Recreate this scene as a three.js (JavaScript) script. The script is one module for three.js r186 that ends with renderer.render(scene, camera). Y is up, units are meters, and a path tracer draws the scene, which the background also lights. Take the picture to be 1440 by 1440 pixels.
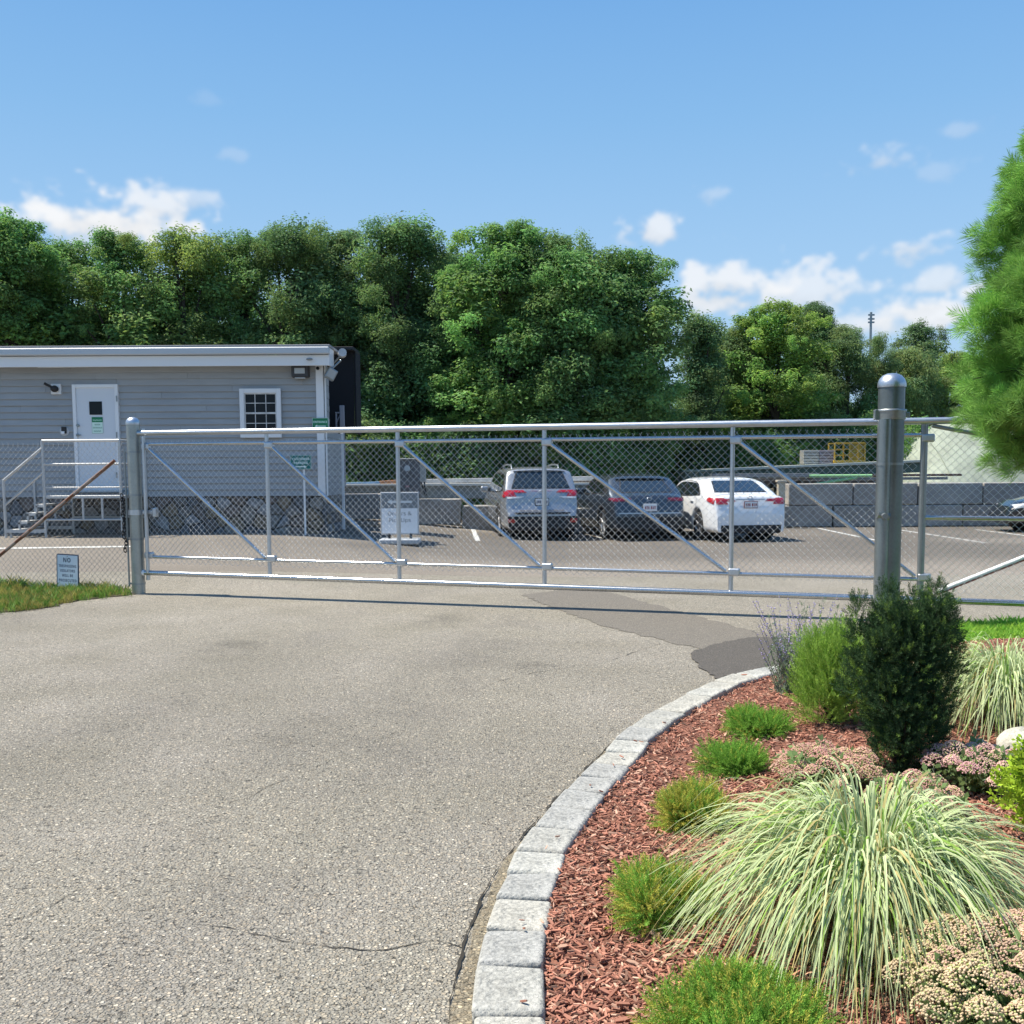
import * as THREE from 'three';
import { mergeGeometries } from 'three/addons/utils/BufferGeometryUtils.js';
import { RoundedBoxGeometry } from 'three/addons/geometries/RoundedBoxGeometry.js';

/* ---------- camera, sky, sun, exposure ---------- */
const scene = new THREE.Scene();
const F = 1440, PY = 790, HZ = 668;            // focal length, lens axis row and horizon row in photo pixels
const camera = new THREE.PerspectiveCamera(2 * Math.atan(790 / F) * 180 / Math.PI, 1440 / 1580, 0.05, 4000);
camera.setViewOffset(1440, 1580, 0, 0, 1440, 1440);
camera.position.set(0, 1.57, 0);
camera.rotation.set(-Math.atan((PY - HZ) / F), 0, -0.0055);
camera.updateMatrixWorld(true);
const renderer = new THREE.WebGLRenderer({ antialias: true });
renderer.toneMapping = THREE.LinearToneMapping;
renderer.toneMappingExposure = 1.58;
renderer.shadowMap.enabled = true;
const SUN = new THREE.Vector3(-0.52, 1, -0.1).normalize();
const sun = new THREE.DirectionalLight(new THREE.Color(1, 0.935, 0.81), 4.9);
sun.name = 'sun_light';
sun.position.copy(SUN).multiplyScalar(80);
sun.castShadow = true;
Object.assign(sun.shadow.camera, { left: -45, right: 45, top: 45, bottom: -45, near: 1, far: 200 });
sun.shadow.mapSize.set(4096, 4096);
scene.add(sun, sun.target);

const rng = (s) => () => { s = (s + 0x6d2b79f5) | 0; let t = Math.imul(s ^ (s >>> 15), 1 | s); t = (t + Math.imul(t ^ (t >>> 7), 61 | t)) ^ t; return ((t ^ (t >>> 14)) >>> 0) / 4294967296; };
const { clamp, lerp } = THREE.MathUtils;
const sstep = (a, b, x) => { const t = clamp((x - a) / (b - a), 0, 1); return t * t * (3 - 2 * t); };
const hash2 = (x, y, s) => { let h = Math.imul(x, 374761393) ^ Math.imul(y, 668265263) ^ Math.imul(s, 2147483647 ^ 0x5bd1e995); h = Math.imul(h ^ (h >>> 13), 1274126177); return ((h ^ (h >>> 16)) >>> 0) / 4294967296; };
const vnoise = (x, y, s, per = 0) => {
  const ix = Math.floor(x), iy = Math.floor(y), fx = x - ix, fy = y - iy, u = fx * fx * (3 - 2 * fx), v = fy * fy * (3 - 2 * fy);
  const w = per ? (i) => ((i % per) + per) % per : (i) => i;
  return lerp(lerp(hash2(w(ix), w(iy), s), hash2(w(ix + 1), w(iy), s), u), lerp(hash2(w(ix), w(iy + 1), s), hash2(w(ix + 1), w(iy + 1), s), u), v);
};
const fbm = (x, y, s, oct = 4, per = 0) => { let a = 0, k = 0.5, t = 0; for (let i = 0; i < oct; i++) { a += k * vnoise(x, y, s + i, per); t += k; x *= 2; y *= 2; per *= 2; k *= 0.5; } return a / t; };

const rayOf = (x, y) => new THREE.Vector3((x - 720) / F, -(y - PY) / F, -1).applyEuler(camera.rotation);
const at = (x, y, d) => { const r = rayOf(x, y); return r.multiplyScalar(d / -r.z).add(camera.position); };   // the point at that depth on a pixel's ray
const gh = (X, d) => 0.42 * sstep(13.8, 18.6, d) * sstep(1.5, -5, X) + 0.06 * sstep(13, 20, d);             // height of the ground
const gnd = (x, y, up = 0) => { let p, d = 8; for (let i = 0; i < 40; i++) { const r = rayOf(x, y), h = (p ? gh(p.x, -p.z) : 0) + up; d = (1.57 - h) / -r.y * -r.z; p = at(x, y, d); } return p; };
const V = (x, y, z) => new THREE.Vector3(x, y, z);

{ // sky: clear air and scattered fair-weather clouds, the same all the way round
  const W = 2816, H = 1408, EX = 1 / 1.54, data = new Float32Array(W * H * 4), R = rng(77);
  const clouds = [];
  const ad = (px, py, w, h, dens, seed) => { const r = rayOf(px, py).normalize(), f = 1 / F; clouds.push([Math.atan2(r.z, r.x), Math.asin(r.y), w * f / 2, h * f / 2, dens, seed]); };
  ad(150, 316, 240, 84, 1.0, 1); ad(225, 296, 150, 62, 0.8, 2); ad(272, 284, 80, 36, 0.42, 3); ad(330, 219, 44, 20, 0.16, 4);
  ad(918, 326, 98, 52, 0.78, 5); ad(998, 280, 46, 46, 0.26, 6); ad(1240, 230, 120, 44, 0.42, 7); ad(1322, 242, 70, 34, 0.15, 8); ad(1362, 182, 90, 30, 0.2, 9);
  ad(1283, 351, 96, 46, 0.62, 10); ad(1015, 405, 170, 100, 0.85, 11); ad(1130, 412, 170, 86, 0.7, 12); ad(1200, 455, 170, 60, 0.6, 13); ad(1300, 440, 160, 74, 0.9, 14);
  ad(1325, 399, 84, 40, 0.6, 15); ad(1380, 340, 60, 30, 0.3, 16); ad(292, 140, 50, 20, 0.08, 17);
  for (let i = 0; i < 44; i++) { // the rest of the sky carries clouds of the same kinds
    const az = -Math.PI / 2 + 0.62 + R() * (2 * Math.PI - 1.24), el = 0.1 + 0.38 * R() * R(), k = 0.6 + R();
    clouds.push([az, el, 0.05 * k, 0.02 * k, 0.2 + 0.7 * R(), 30 + i]);
  }
  const stops = [[0, 0.47, 0.66, 0.87], [0.1, 0.43, 0.645, 0.875], [0.2, 0.35, 0.585, 0.87], [0.32, 0.245, 0.49, 0.82], [0.48, 0.145, 0.37, 0.755], [0.8, 0.085, 0.27, 0.65], [1.6, 0.06, 0.22, 0.58]];
  const sunAz = Math.atan2(SUN.z, SUN.x);
  for (let j = 0; j < H; j++) {
    const el = ((j + 0.5) / H - 0.5) * Math.PI, e = Math.max(0, el), ce = Math.cos(el);
    let k = 0; while (k < stops.length - 2 && stops[k + 1][0] < e) k++;
    const a = stops[k], b = stops[k + 1], t = clamp((e - a[0]) / (b[0] - a[0]), 0, 1);
    const near = clouds.filter((c) => Math.abs(el - c[1]) < c[3] * 1.8);
    for (let i = 0; i < W; i++) {
      const az = ((i + 0.5) / W - 0.5) * 2 * Math.PI;
      const cosSun = Math.cos(az - sunAz) * ce * Math.hypot(SUN.x, SUN.z) + Math.sin(el) * SUN.y;
      const glow = 0.10 * Math.pow(Math.max(0, cosSun), 6) + 0.25 * Math.pow(Math.max(0, cosSun), 40);
      let c = [lerp(a[1], b[1], t) + glow, lerp(a[2], b[2], t) + glow, lerp(a[3], b[3], t) + glow * 0.9];
      let al = 0, shade = 0;
      for (const q of near) {
        let da = az - q[0]; if (da > Math.PI) da -= 2 * Math.PI; if (da < -Math.PI) da += 2 * Math.PI;
        const u = da * ce / q[2], v = (el - q[1]) / q[3];
        if (u * u + v * v > 3) continue;
        const sc = 46 + 10 * hash2(q[5], 3, 1), n = fbm(az * sc + q[5] * 7.3, el * sc * 1.5, q[5], 6), n2 = fbm(az * 190, el * 240, q[5] + 9, 3);
        const vv = v < 0 ? v * 1.35 : v, f = 1 - Math.sqrt(u * u + vv * vv) + (n - 0.5) * 1.9 + (n2 - 0.5) * 0.4;
        const m = sstep(0.02, 0.75, f) * q[4];
        if (m > 0) { shade = (shade * al + m * clamp(0.93 + 0.18 * v + (n - 0.5) * 0.35, 0.6, 1)) / (al + m); al = 1 - (1 - al) * (1 - m); }
      }
      if (al > 0) { const l = shade * 0.92; c = [lerp(c[0], l * 0.98, al), lerp(c[1], l * 1.0, al), lerp(c[2], l * 1.03, al)]; }
      const o = (j * W + i) * 4; data[o] = c[0] * EX; data[o + 1] = c[1] * EX; data[o + 2] = c[2] * EX; data[o + 3] = 1;
    }
  }
  const sky = new THREE.DataTexture(data, W, H, THREE.RGBAFormat, THREE.FloatType);
  sky.mapping = THREE.EquirectangularReflectionMapping; sky.magFilter = THREE.LinearFilter; sky.needsUpdate = true;
  scene.background = sky; scene.environment = sky;
}

/* ---------- helpers ---------- */
const counts = {};
const numbered = (n) => { counts[n] = (counts[n] ?? -1) + 1; return counts[n] ? n + '_' + String(counts[n]).padStart(3, '0') : n; };
function thing(name, label, category, base, group) {   // a Group at the thing's base; its parts are given in world coordinates
  const o = new THREE.Group(); o.name = numbered(name); o.position.copy(base ?? V(0, 0, 0)); o.userData = { label, category };
  if (group) o.userData.group = group;
  scene.add(o); return o;
}
function boxUV(g) {   // uv in metres, by the axis each face looks along
  const p = g.attributes.position, n = g.attributes.normal, uv = new Float32Array(p.count * 2);
  for (let i = 0; i < p.count; i++) {
    const ax = Math.abs(n.getX(i)), ay = Math.abs(n.getY(i)), az = Math.abs(n.getZ(i));
    if (ay >= ax && ay >= az) { uv[2 * i] = p.getX(i); uv[2 * i + 1] = p.getZ(i); } else if (ax >= az) { uv[2 * i] = p.getZ(i); uv[2 * i + 1] = p.getY(i); } else { uv[2 * i] = p.getX(i); uv[2 * i + 1] = p.getY(i); }
  }
  g.setAttribute('uv', new THREE.BufferAttribute(uv, 2)); return g;
}
function join(list) {
  const gs = [].concat(list).map((g) => { g = g.index ? g.toNonIndexed() : g; for (const k of Object.keys(g.attributes)) if (!['position', 'normal', 'color'].includes(k)) g.deleteAttribute(k); if (!g.attributes.normal) g.computeVertexNormals(); return g; });
  return gs.length > 1 ? mergeGeometries(gs) : gs[0];
}
function part(parent, name, geos, mat, opt = {}) {   // one Mesh under a thing (or part); opt.local: geometry is already in the thing's own axes
  const g = opt.keepUV ? geos : boxUV(join(geos));
  let root = parent; while (root.parent && root.parent !== scene) root = root.parent;
  if (!opt.local && parent !== scene) g.translate(-root.position.x, -root.position.y, -root.position.z);
  const m = new THREE.Mesh(g, mat); m.name = name; m.castShadow = m.receiveShadow = true;
  if (opt.kind) m.userData.kind = opt.kind;
  if (opt.label) m.userData.label = opt.label;
  parent.add(m); return m;
}
function struct(name, geo, mat) { const m = new THREE.Mesh(geo, mat); m.name = numbered(name); m.userData = { kind: 'structure' }; m.castShadow = m.receiveShadow = true; scene.add(m); return m; }
function bx(x, y, z, w, h, d, r = 0) { const g = r ? new RoundedBoxGeometry(w, h, d, 2, Math.min(r, w / 2.05, h / 2.05, d / 2.05)) : new THREE.BoxGeometry(w, h, d); g.translate(x, y, z); return g; }
function cyl(a, b, r, seg = 12, r2 = r) {
  const d = V().subVectors(b, a), l = d.length(), g = new THREE.CylinderGeometry(r2, r, l, seg, 1);
  g.translate(0, l / 2, 0); g.applyQuaternion(new THREE.Quaternion().setFromUnitVectors(V(0, 1, 0), d.normalize())); g.translate(a.x, a.y, a.z); return g;
}
function ball(p, r, sx = 1, sy = 1, sz = 1, ws = 14, hs = 10) { const g = new THREE.SphereGeometry(r, ws, hs); g.scale(sx, sy, sz); g.translate(p.x, p.y, p.z); return g; }
function taper(pts, rads, seg = 7) {   // a bent tapered tube
  const P = [], N = [], I = []; let nrm = V(1, 0, 0.2).normalize();
  for (let i = 0; i < pts.length; i++) {
    const t = V().subVectors(pts[Math.min(i + 1, pts.length - 1)], pts[Math.max(i - 1, 0)]).normalize();
    nrm.addScaledVector(t, -nrm.dot(t)); if (nrm.lengthSq() < 1e-6) nrm.set(0, 0, 1); nrm.normalize(); const b = V().crossVectors(t, nrm);
    for (let k = 0; k <= seg; k++) { const a = k / seg * 2 * Math.PI, q = V().addScaledVector(nrm, Math.cos(a)).addScaledVector(b, Math.sin(a)); P.push(pts[i].x + q.x * rads[i], pts[i].y + q.y * rads[i], pts[i].z + q.z * rads[i]); N.push(q.x, q.y, q.z); }
  }
  for (let i = 0; i < pts.length - 1; i++) for (let k = 0; k < seg; k++) { const a = i * (seg + 1) + k, b = a + seg + 1; I.push(a, a + 1, b, b, a + 1, b + 1); }
  const g = new THREE.BufferGeometry(); g.setAttribute('position', new THREE.Float32BufferAttribute(P, 3)); g.setAttribute('normal', new THREE.Float32BufferAttribute(N, 3)); g.setIndex(I); return g;
}
function grid(nu, nv, f) {   // a sheet: f(u, v) -> Vector3, u and v in 0..1; faces look along du x dv
  const P = [], U = [], I = [];
  for (let j = 0; j <= nv; j++) for (let i = 0; i <= nu; i++) { const p = f(i / nu, j / nv); P.push(p.x, p.y, p.z); U.push(p.x, -p.z); }
  for (let j = 0; j < nv; j++) for (let i = 0; i < nu; i++) { const a = j * (nu + 1) + i, b = a + nu + 1; I.push(a, a + 1, b, b, a + 1, b + 1); }
  const g = new THREE.BufferGeometry(); g.setAttribute('position', new THREE.Float32BufferAttribute(P, 3)); g.setAttribute('uv', new THREE.Float32BufferAttribute(U, 2)); g.setIndex(I); g.computeVertexNormals(); return g;
}
function lathe(p, prof, seg = 24) { const g = new THREE.LatheGeometry(prof.map(([r, y]) => new THREE.Vector2(r, y)), seg); g.translate(p.x, p.y, p.z); return g; }
function instanced(parent, name, geo, mat, mats, cols, kind = 'stuff') {
  const m = new THREE.InstancedMesh(geo, mat, mats.length); m.name = name; m.castShadow = m.receiveShadow = true;
  mats.forEach((q, i) => { m.setMatrixAt(i, q); if (cols) m.setColorAt(i, cols[i]); });
  if (kind) m.userData.kind = kind;
  parent.add(m); return m;
}
const lin = (c) => (c <= 0.0031308 ? c * 12.92 : 1.055 * Math.pow(c, 1 / 2.4) - 0.055);
function tex(n, size, f, srgb = true) {   // f(x, y in 0..1) -> linear grey or [r, g, b]; size = metres that the tile covers
  const d = new Uint8Array(n * n * 4);
  for (let j = 0; j < n; j++) for (let i = 0; i < n; i++) { let c = f((i + 0.5) / n, (j + 0.5) / n, i, j); if (!Array.isArray(c)) c = [c, c, c]; for (let k = 0; k < 3; k++) d[(j * n + i) * 4 + k] = clamp(Math.round((srgb ? lin(clamp(c[k], 0, 1)) : c[k]) * 255), 0, 255); d[(j * n + i) * 4 + 3] = 255; }
  const t = new THREE.DataTexture(d, n, n); t.wrapS = t.wrapT = THREE.RepeatWrapping; t.magFilter = THREE.LinearFilter; if (srgb) t.colorSpace = THREE.SRGBColorSpace; t.repeat.set(1 / size, 1 / size); t.needsUpdate = true; return t;
}
const C = (r, g = r, b = r) => new THREE.Color().setRGB(r, g, b);
const M = (o) => new THREE.MeshStandardMaterial(o);
const MP = (o) => new THREE.MeshPhysicalMaterial(o);

/* ---------- materials ---------- */
function aggregate(n, cells, seed, toneOf) {   // stones set in binder: colour and height of each pixel
  const col = new Float32Array(n * n * 3), hgt = new Float32Array(n * n), k = cells / n;
  const jx = new Float32Array(cells * cells), jy = new Float32Array(cells * cells), sz = new Float32Array(cells * cells), tone = [];
  for (let i = 0; i < cells * cells; i++) { jx[i] = hash2(i, 1, seed); jy[i] = hash2(i, 2, seed); sz[i] = 0.22 + 0.7 * Math.pow(hash2(i, 3, seed), 1.6); tone.push(toneOf(i)); }
  for (let y = 0; y < n; y++) for (let x = 0; x < n; x++) {
    const cx = x * k, cy = y * k, ix = Math.floor(cx), iy = Math.floor(cy); let best = 9, bi = 0, second = 9;
    for (let dy = -1; dy <= 1; dy++) for (let dx = -1; dx <= 1; dx++) {
      const gx = (ix + dx + cells) % cells, gy = (iy + dy + cells) % cells, id = gy * cells + gx;
      const ex = ix + dx + jx[id] - cx, ey = iy + dy + jy[id] - cy, d = Math.sqrt(ex * ex + ey * ey) / sz[id];
      if (d < best) { second = best; best = d; bi = id; } else if (d < second) second = d;
    }
    const edge = sstep(0.0, 0.3, second - best) * sstep(1.0, 0.55, best + 0.5 * (vnoise(x * 0.35, y * 0.35, seed + 8) - 0.5)), t = tone[bi], o = y * n + x, f = 0.78 + 0.44 * hash2(x, y, seed + 5);
    const bind = 0.1 + 0.15 * vnoise(x * 0.45, y * 0.45, seed + 6) * (0.7 + 0.6 * hash2(x, y, seed + 7)) + 0.03 * hash2(x, y, seed + 9);
    const pit = 1 - 0.7 * sstep(0.74, 0.86, vnoise(x * 0.13, y * 0.21, seed + 12)) * (1 - edge); col[o * 3] = lerp(bind * 1.22, t[0] * 1.12, edge) * f * pit; col[o * 3 + 1] = lerp(bind * 1.13, t[1] * 1.14, edge) * f * pit; col[o * 3 + 2] = lerp(bind * 0.97, t[2] * 1.16, edge) * f * pit; hgt[o] = edge * (0.55 + 0.45 * hash2(bi, 9, seed)) - 0.5 * (1 - pit) + 0.3;
  }
  return { col, hgt };
}
const NA = 1792, agg = aggregate(NA, 290, 11, (i) => {
  const r = hash2(i, 7, 3), w = hash2(i, 8, 3);
  const b = r < 0.12 ? 0.13 + 0.05 * w : r < 0.84 ? 0.2 + 0.14 * w : r < 0.975 ? 0.34 + 0.12 * w : 0.48 + 0.14 * w;
  const warm = 0.95 + 0.11 * hash2(i, 10, 3); return [b * 1.07 * warm, b * 0.94, b * 0.745 / warm];
});
const aggMap = (size) => tex(NA, size, (u, v, i, j) => { const o = (j * NA + i) * 3; return [agg.col[o], agg.col[o + 1], agg.col[o + 2]]; });
const driveMap = aggMap(3.3), driveBump = tex(NA, 3.3, (u, v, i, j) => agg.hgt[j * NA + i], false);
const drive = M({ map: driveMap, bumpMap: driveBump, bumpScale: 0.009, roughness: 0.93, vertexColors: true });
const lotMap = driveMap.clone(), lotBump = driveBump.clone(); lotMap.repeat.set(1 / 2.1, 1 / 2.1); lotBump.repeat.set(1 / 2.1, 1 / 2.1);
const lot = M({ map: lotMap, bumpMap: lotBump, bumpScale: 0.003, roughness: 0.92, vertexColors: true });
const patchNew = M({ map: lotMap, color: C(0.36, 0.35, 0.36), bumpMap: lotBump, bumpScale: 0.004, roughness: 0.88 });
const patchMat = M({ map: lotMap, color: C(0.66, 0.645, 0.64), bumpMap: lotBump, bumpScale: 0.004, roughness: 0.88 });
const noiseTex = tex(512, 1.1, (u, v) => 0.72 + 0.5 * (fbm(u * 10, v * 10, 21, 6, 10) - 0.5));
const noiseBump = tex(512, 0.5, (u, v) => fbm(u * 24, v * 24, 31, 5, 24), false);
const concreteMap = tex(512, 1.6, (u, v) => { const a = fbm(u * 5, v * 5, 41, 6, 5), b = fbm(u * 60, v * 60, 43, 2, 60), c = sstep(0.55, 0.75, fbm(u * 9, v * 4, 47, 4, 0) * 1.0); const g = 0.78 + 0.5 * (a - 0.5) + 0.2 * (b - 0.5) - 0.1 * c; return [g * 1.02, g, g * 0.96]; });
const concrete = (r, g, b) => M({ color: C(r, g, b), map: concreteMap, bumpMap: noiseBump, bumpScale: 0.006, roughness: 0.95 });
const graniteMap = tex(768, 0.9, (u, v, i, j) => { const a = fbm(u * 7, v * 7, 51, 5, 7), s = hash2(i >> 1, j >> 1, 53), q = fbm(u * 110, v * 110, 55, 2, 110); let g = 0.80 + 0.75 * (a - 0.5) + 0.5 * (q - 0.5); if (s > 0.955) g *= 0.55; else if (s < 0.06) g *= 1.2; return [g * 0.985, g, g * 1.0]; });
const granite = [[0.43, 0.415, 0.375], [0.49, 0.475, 0.43], [0.4, 0.39, 0.365], [0.48, 0.455, 0.4]].map((c) => M({ color: C(...c), map: graniteMap, bumpMap: noiseBump, bumpScale: 0.012, roughness: 0.85 }));
const galvMap = tex(512, 0.45, (u, v) => { const a = fbm(u * 26, v * 26, 61, 3, 26), b = fbm(u * 4, v * 4, 63, 4, 4); return 0.85 + 0.18 * (a - 0.5) + 0.2 * (b - 0.5); });
const galvRough = tex(256, 0.3, (u, v) => 0.72 + 0.25 * (fbm(u * 14, v * 14, 65, 4, 14) - 0.5), false);
const galv = M({ color: C(0.6, 0.63, 0.67), map: galvMap, roughnessMap: galvRough, roughness: 0.52, metalness: 0.92 });
const galvRail = M({ color: C(0.6, 0.61, 0.62), map: galvMap, roughnessMap: galvRough, roughness: 0.36, metalness: 0.95 });
const postMid = M({ color: C(0.42, 0.44, 0.42), map: galvMap, roughnessMap: galvRough, roughness: 0.6, metalness: 0.85 });
const postDark = M({ color: C(0.2, 0.225, 0.225), map: galvMap, roughnessMap: galvRough, roughness: 0.6, metalness: 0.75 });
const galvDark = M({ color: C(0.34, 0.37, 0.38), map: galvMap, roughnessMap: galvRough, roughness: 0.58, metalness: 0.8 });
const wire = M({ color: C(0.74, 0.75, 0.75), roughness: 0.45, metalness: 0.55 });
const alum = M({ color: C(0.62, 0.62, 0.61), map: galvMap, roughness: 0.55, metalness: 0.55 });
const rustMap = tex(512, 0.7, (u, v) => { const a = fbm(u * 8, v * 8, 71, 5, 8), k = sstep(0.4, 0.62, a); return [lerp(0.34, 0.19, k), lerp(0.29, 0.075, k), lerp(0.26, 0.04, k)]; });
const rust = M({ map: rustMap, roughness: 0.85, metalness: 0.2, bumpMap: noiseBump, bumpScale: 0.002 });
const white = M({ color: C(0.8, 0.8, 0.79), map: noiseTex, roughness: 0.5 });
const whiteSmooth = M({ color: C(0.78, 0.79, 0.8), roughness: 0.42 });
const black = M({ color: C(0.018, 0.018, 0.02), roughness: 0.6 });
const rubber = M({ color: C(0.016, 0.016, 0.017), roughness: 0.82 });
const darkGlass = MP({ color: C(0.012, 0.015, 0.018), roughness: 0.08, metalness: 0, ior: 1.35, specularIntensity: 0.6 });
const carGlass = MP({ color: C(0.018, 0.024, 0.028), roughness: 0.03, clearcoat: 1, clearcoatRoughness: 0.02, specularIntensity: 1 });
const leafMat = MP({ color: C(1, 1, 1), roughness: 1, transmission: 0.5, thickness: 0, side: THREE.DoubleSide, specularIntensity: 0.5, vertexColors: true });
const needleMat = MP({ color: C(1, 1, 1), roughness: 1, transmission: 0.3, thickness: 0, side: THREE.DoubleSide, specularIntensity: 0.3 });
const bark = M({ color: C(0.09, 0.075, 0.06), map: noiseTex, bumpMap: noiseBump, bumpScale: 0.02, roughness: 0.95 });
/* ---------- ground, driveway, lot, kerb ---------- */
function paint(g, f) { const p = g.attributes.position, c = new Float32Array(p.count * 3); for (let i = 0; i < p.count; i++) { const q = f(p.getX(i), -p.getZ(i)); c[3 * i] = q[0]; c[3 * i + 1] = q[1]; c[3 * i + 2] = q[2]; } g.setAttribute('color', new THREE.BufferAttribute(c, 3)); return g; }
{
  const soil = M({ color: C(0.075, 0.07, 0.04), map: noiseTex, roughness: 1 });
  struct('ground', grid(40, 40, (u, v) => V((u - 0.5) * 1600, -0.06, 600 - v * 1600)), soil);
  // aged driveway: worn patches, oil and tyre-darkened bands are stains in the surface
  const g = grid(300, 190, (u, v) => { const X = -26 + u * 44, d = -5 + v * 20.5; return V(X, gh(X, d), -d); });
  struct('driveway', paint(g, (X, d) => {
    const a = fbm(X * 0.35 + 40, d * 0.35 + 9, 81, 4), b = fbm(X * 1.6 + 4, d * 1.6, 83, 4), trk = Math.exp(-Math.pow((X - (-1.75 + 0.16 * d)) / 0.5, 2)) * sstep(0.42, 0.6, b);
    const oil = [[-1.3, 6.2, 0.22], [-2.6, 9.4, 0.3], [0.2, 8.3, 0.18], [-0.8, 11.2, 0.35], [-3.4, 5.1, 0.2]].reduce((q, [ox, od, r]) => q + Math.exp(-((X - ox) ** 2 + ((d - od) * 0.7) ** 2) / (r * r)), 0) * sstep(0.3, 0.6, fbm(X * 5, d * 5, 87, 3));
    const k = 1.0 + 0.42 * (a - 0.5) + 0.34 * (b - 0.5) - 0.2 * trk - 0.16 * Math.exp(-Math.pow((X - (-3.55 + 0.16 * d)) / 0.4, 2)) * sstep(0.4, 0.62, b) - 0.3 * oil; return [k * 1.01, k, k * (0.97 + 0.08 * (b - 0.5))];
  }), drive);
  const l = grid(130, 90, (u, v) => { const X = -26 + u * 60, d = 15.5 + v * 20; return V(X, gh(X, d), -d); });
  struct('parking_lot', paint(l, (X, d) => {
    const a = fbm(X * 0.25 + 3, d * 0.5 + 2, 91, 4), b = fbm(X * 1.1, d * 1.6, 93, 4), old = sstep(0.40, 0.6, fbm(X * 0.13 + 7, d * 0.22 + 1, 95, 3));
    const k = lerp(0.5, 0.8, Math.max(old * 0.8, sstep(19, 16.5, d))) * (1 + 0.34 * (a - 0.5) + 0.2 * (b - 0.5)); return [k * 1.02, k * 0.97, k * 0.96];
  }), lot);
}
function outline(pts, y, jag = 0, seed = 1, step = 0.12) {   // a flat sheet with a slightly ragged outline
  const R = rng(seed), sh = [];
  for (let i = 0; i < pts.length; i++) { const a = pts[i], b = pts[(i + 1) % pts.length], n = Math.max(1, Math.round(Math.hypot(a[0] - b[0], a[1] - b[1]) / step)); for (let k = 0; k < n; k++) { const t = k / n; sh.push(new THREE.Vector2(lerp(a[0], b[0], t) + (R() - 0.5) * jag, lerp(a[1], b[1], t) + (R() - 0.5) * jag)); } }
  const g = new THREE.ShapeGeometry(new THREE.Shape(sh)); g.rotateX(-Math.PI / 2); g.translate(0, y, 0);
  const p = g.attributes.position, uv = g.attributes.uv; for (let i = 0; i < p.count; i++) uv.setXY(i, p.getX(i), -p.getZ(i)); return g;
}
const px2 = (list) => list.map(([x, y]) => { const p = gnd(x, y); return [p.x, -p.z]; });
function ribbon(pts, w0, w1, y, seed, wob = 0.03) {   // narrow irregular strip along points [X, d]
  const R = rng(seed), c = new THREE.CatmullRomCurve3(pts.map(([x, d]) => V(x, 0, -d))), n = Math.max(8, Math.round(c.getLength() / 0.04)), P = [], I = [], U = [];
  for (let i = 0; i <= n; i++) {
    const t = i / n, p = c.getPoint(t), q = c.getTangent(t), nx = -q.z, nz = q.x, l = Math.hypot(nx, nz) || 1, o = ((vnoise(i * 0.33, 0, seed) - 0.5) * 1.4 + (vnoise(i * 1.1, 3, seed) - 0.5) * 0.9) * wob, w = Math.max(0.0004, lerp(w0, w1, R() * 0.45 + 0.55 * vnoise(i * 0.2, 5, seed))) / 2;
    for (const s of [-1, 1]) { const X = p.x + nx / l * (o + s * w), Z = p.z + nz / l * (o + s * w); P.push(X, gh(X, -Z) + y, Z); U.push(X, Z); }
    if (i) { const a = (i - 1) * 2; I.push(a, a + 1, a + 2, a + 2, a + 1, a + 3); }
  }
  const g = new THREE.BufferGeometry(); g.setAttribute('position', new THREE.Float32BufferAttribute(P, 3)); g.setAttribute('uv', new THREE.Float32BufferAttribute(U, 2)); g.setIndex(I); g.computeVertexNormals();
  if (g.attributes.normal.getY(0) < 0) { for (let i = 0; i < I.length; i += 3) [I[i], I[i + 1]] = [I[i + 1], I[i]]; g.setIndex(I); g.computeVertexNormals(); }
  return g;
}
const crackDirt = M({ color: C(0.03, 0.026, 0.02), roughness: 1 });
struct('asphalt_patch', outline(px2([[735, 836], [800, 829], [850, 831], [905, 847], [985, 868], [1060, 888], [1120, 899], [1170, 906], [1100, 934], [1040, 938], [990, 914], [960, 908], [905, 895], [835, 876], [770, 852]]), 0.004, 0.08, 3, 0.07), patchMat);
struct('asphalt_patch', outline(px2([[968, 921], [1000, 908], [1050, 897], [1110, 897], [1190, 905], [1190, 918], [1092, 938], [1050, 946], [1008, 956], [985, 940]]), 0.008, 0.05, 4, 0.07), patchNew);
struct('asphalt_crack', ribbon(px2([[655, 1332], [600, 1322], [545, 1333], [470, 1330], [400, 1322], [345, 1312], [300, 1300]]), -0.004, 0.009, 0.003, 5, 0.022), crackDirt);
struct('asphalt_crack', ribbon(px2([[240, 1296], [300, 1300], [330, 1306]]), -0.003, 0.007, 0.003, 15, 0.02), crackDirt);
struct('asphalt_crack', ribbon(px2([[0, 1300], [80, 1272], [160, 1225]]), -0.004, 0.008, 0.003, 6, 0.025), crackDirt);
struct('asphalt_crack', ribbon(px2([[250, 1168], [330, 1130], [420, 1090], [480, 1062], [560, 1030]]), -0.004, 0.007, 0.003, 7, 0.03), crackDirt);
struct('asphalt_crack', ribbon(px2([[640, 985], [700, 958], [760, 945], [850, 930], [930, 905]]), -0.005, 0.009, 0.003, 8, 0.035), crackDirt);

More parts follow.
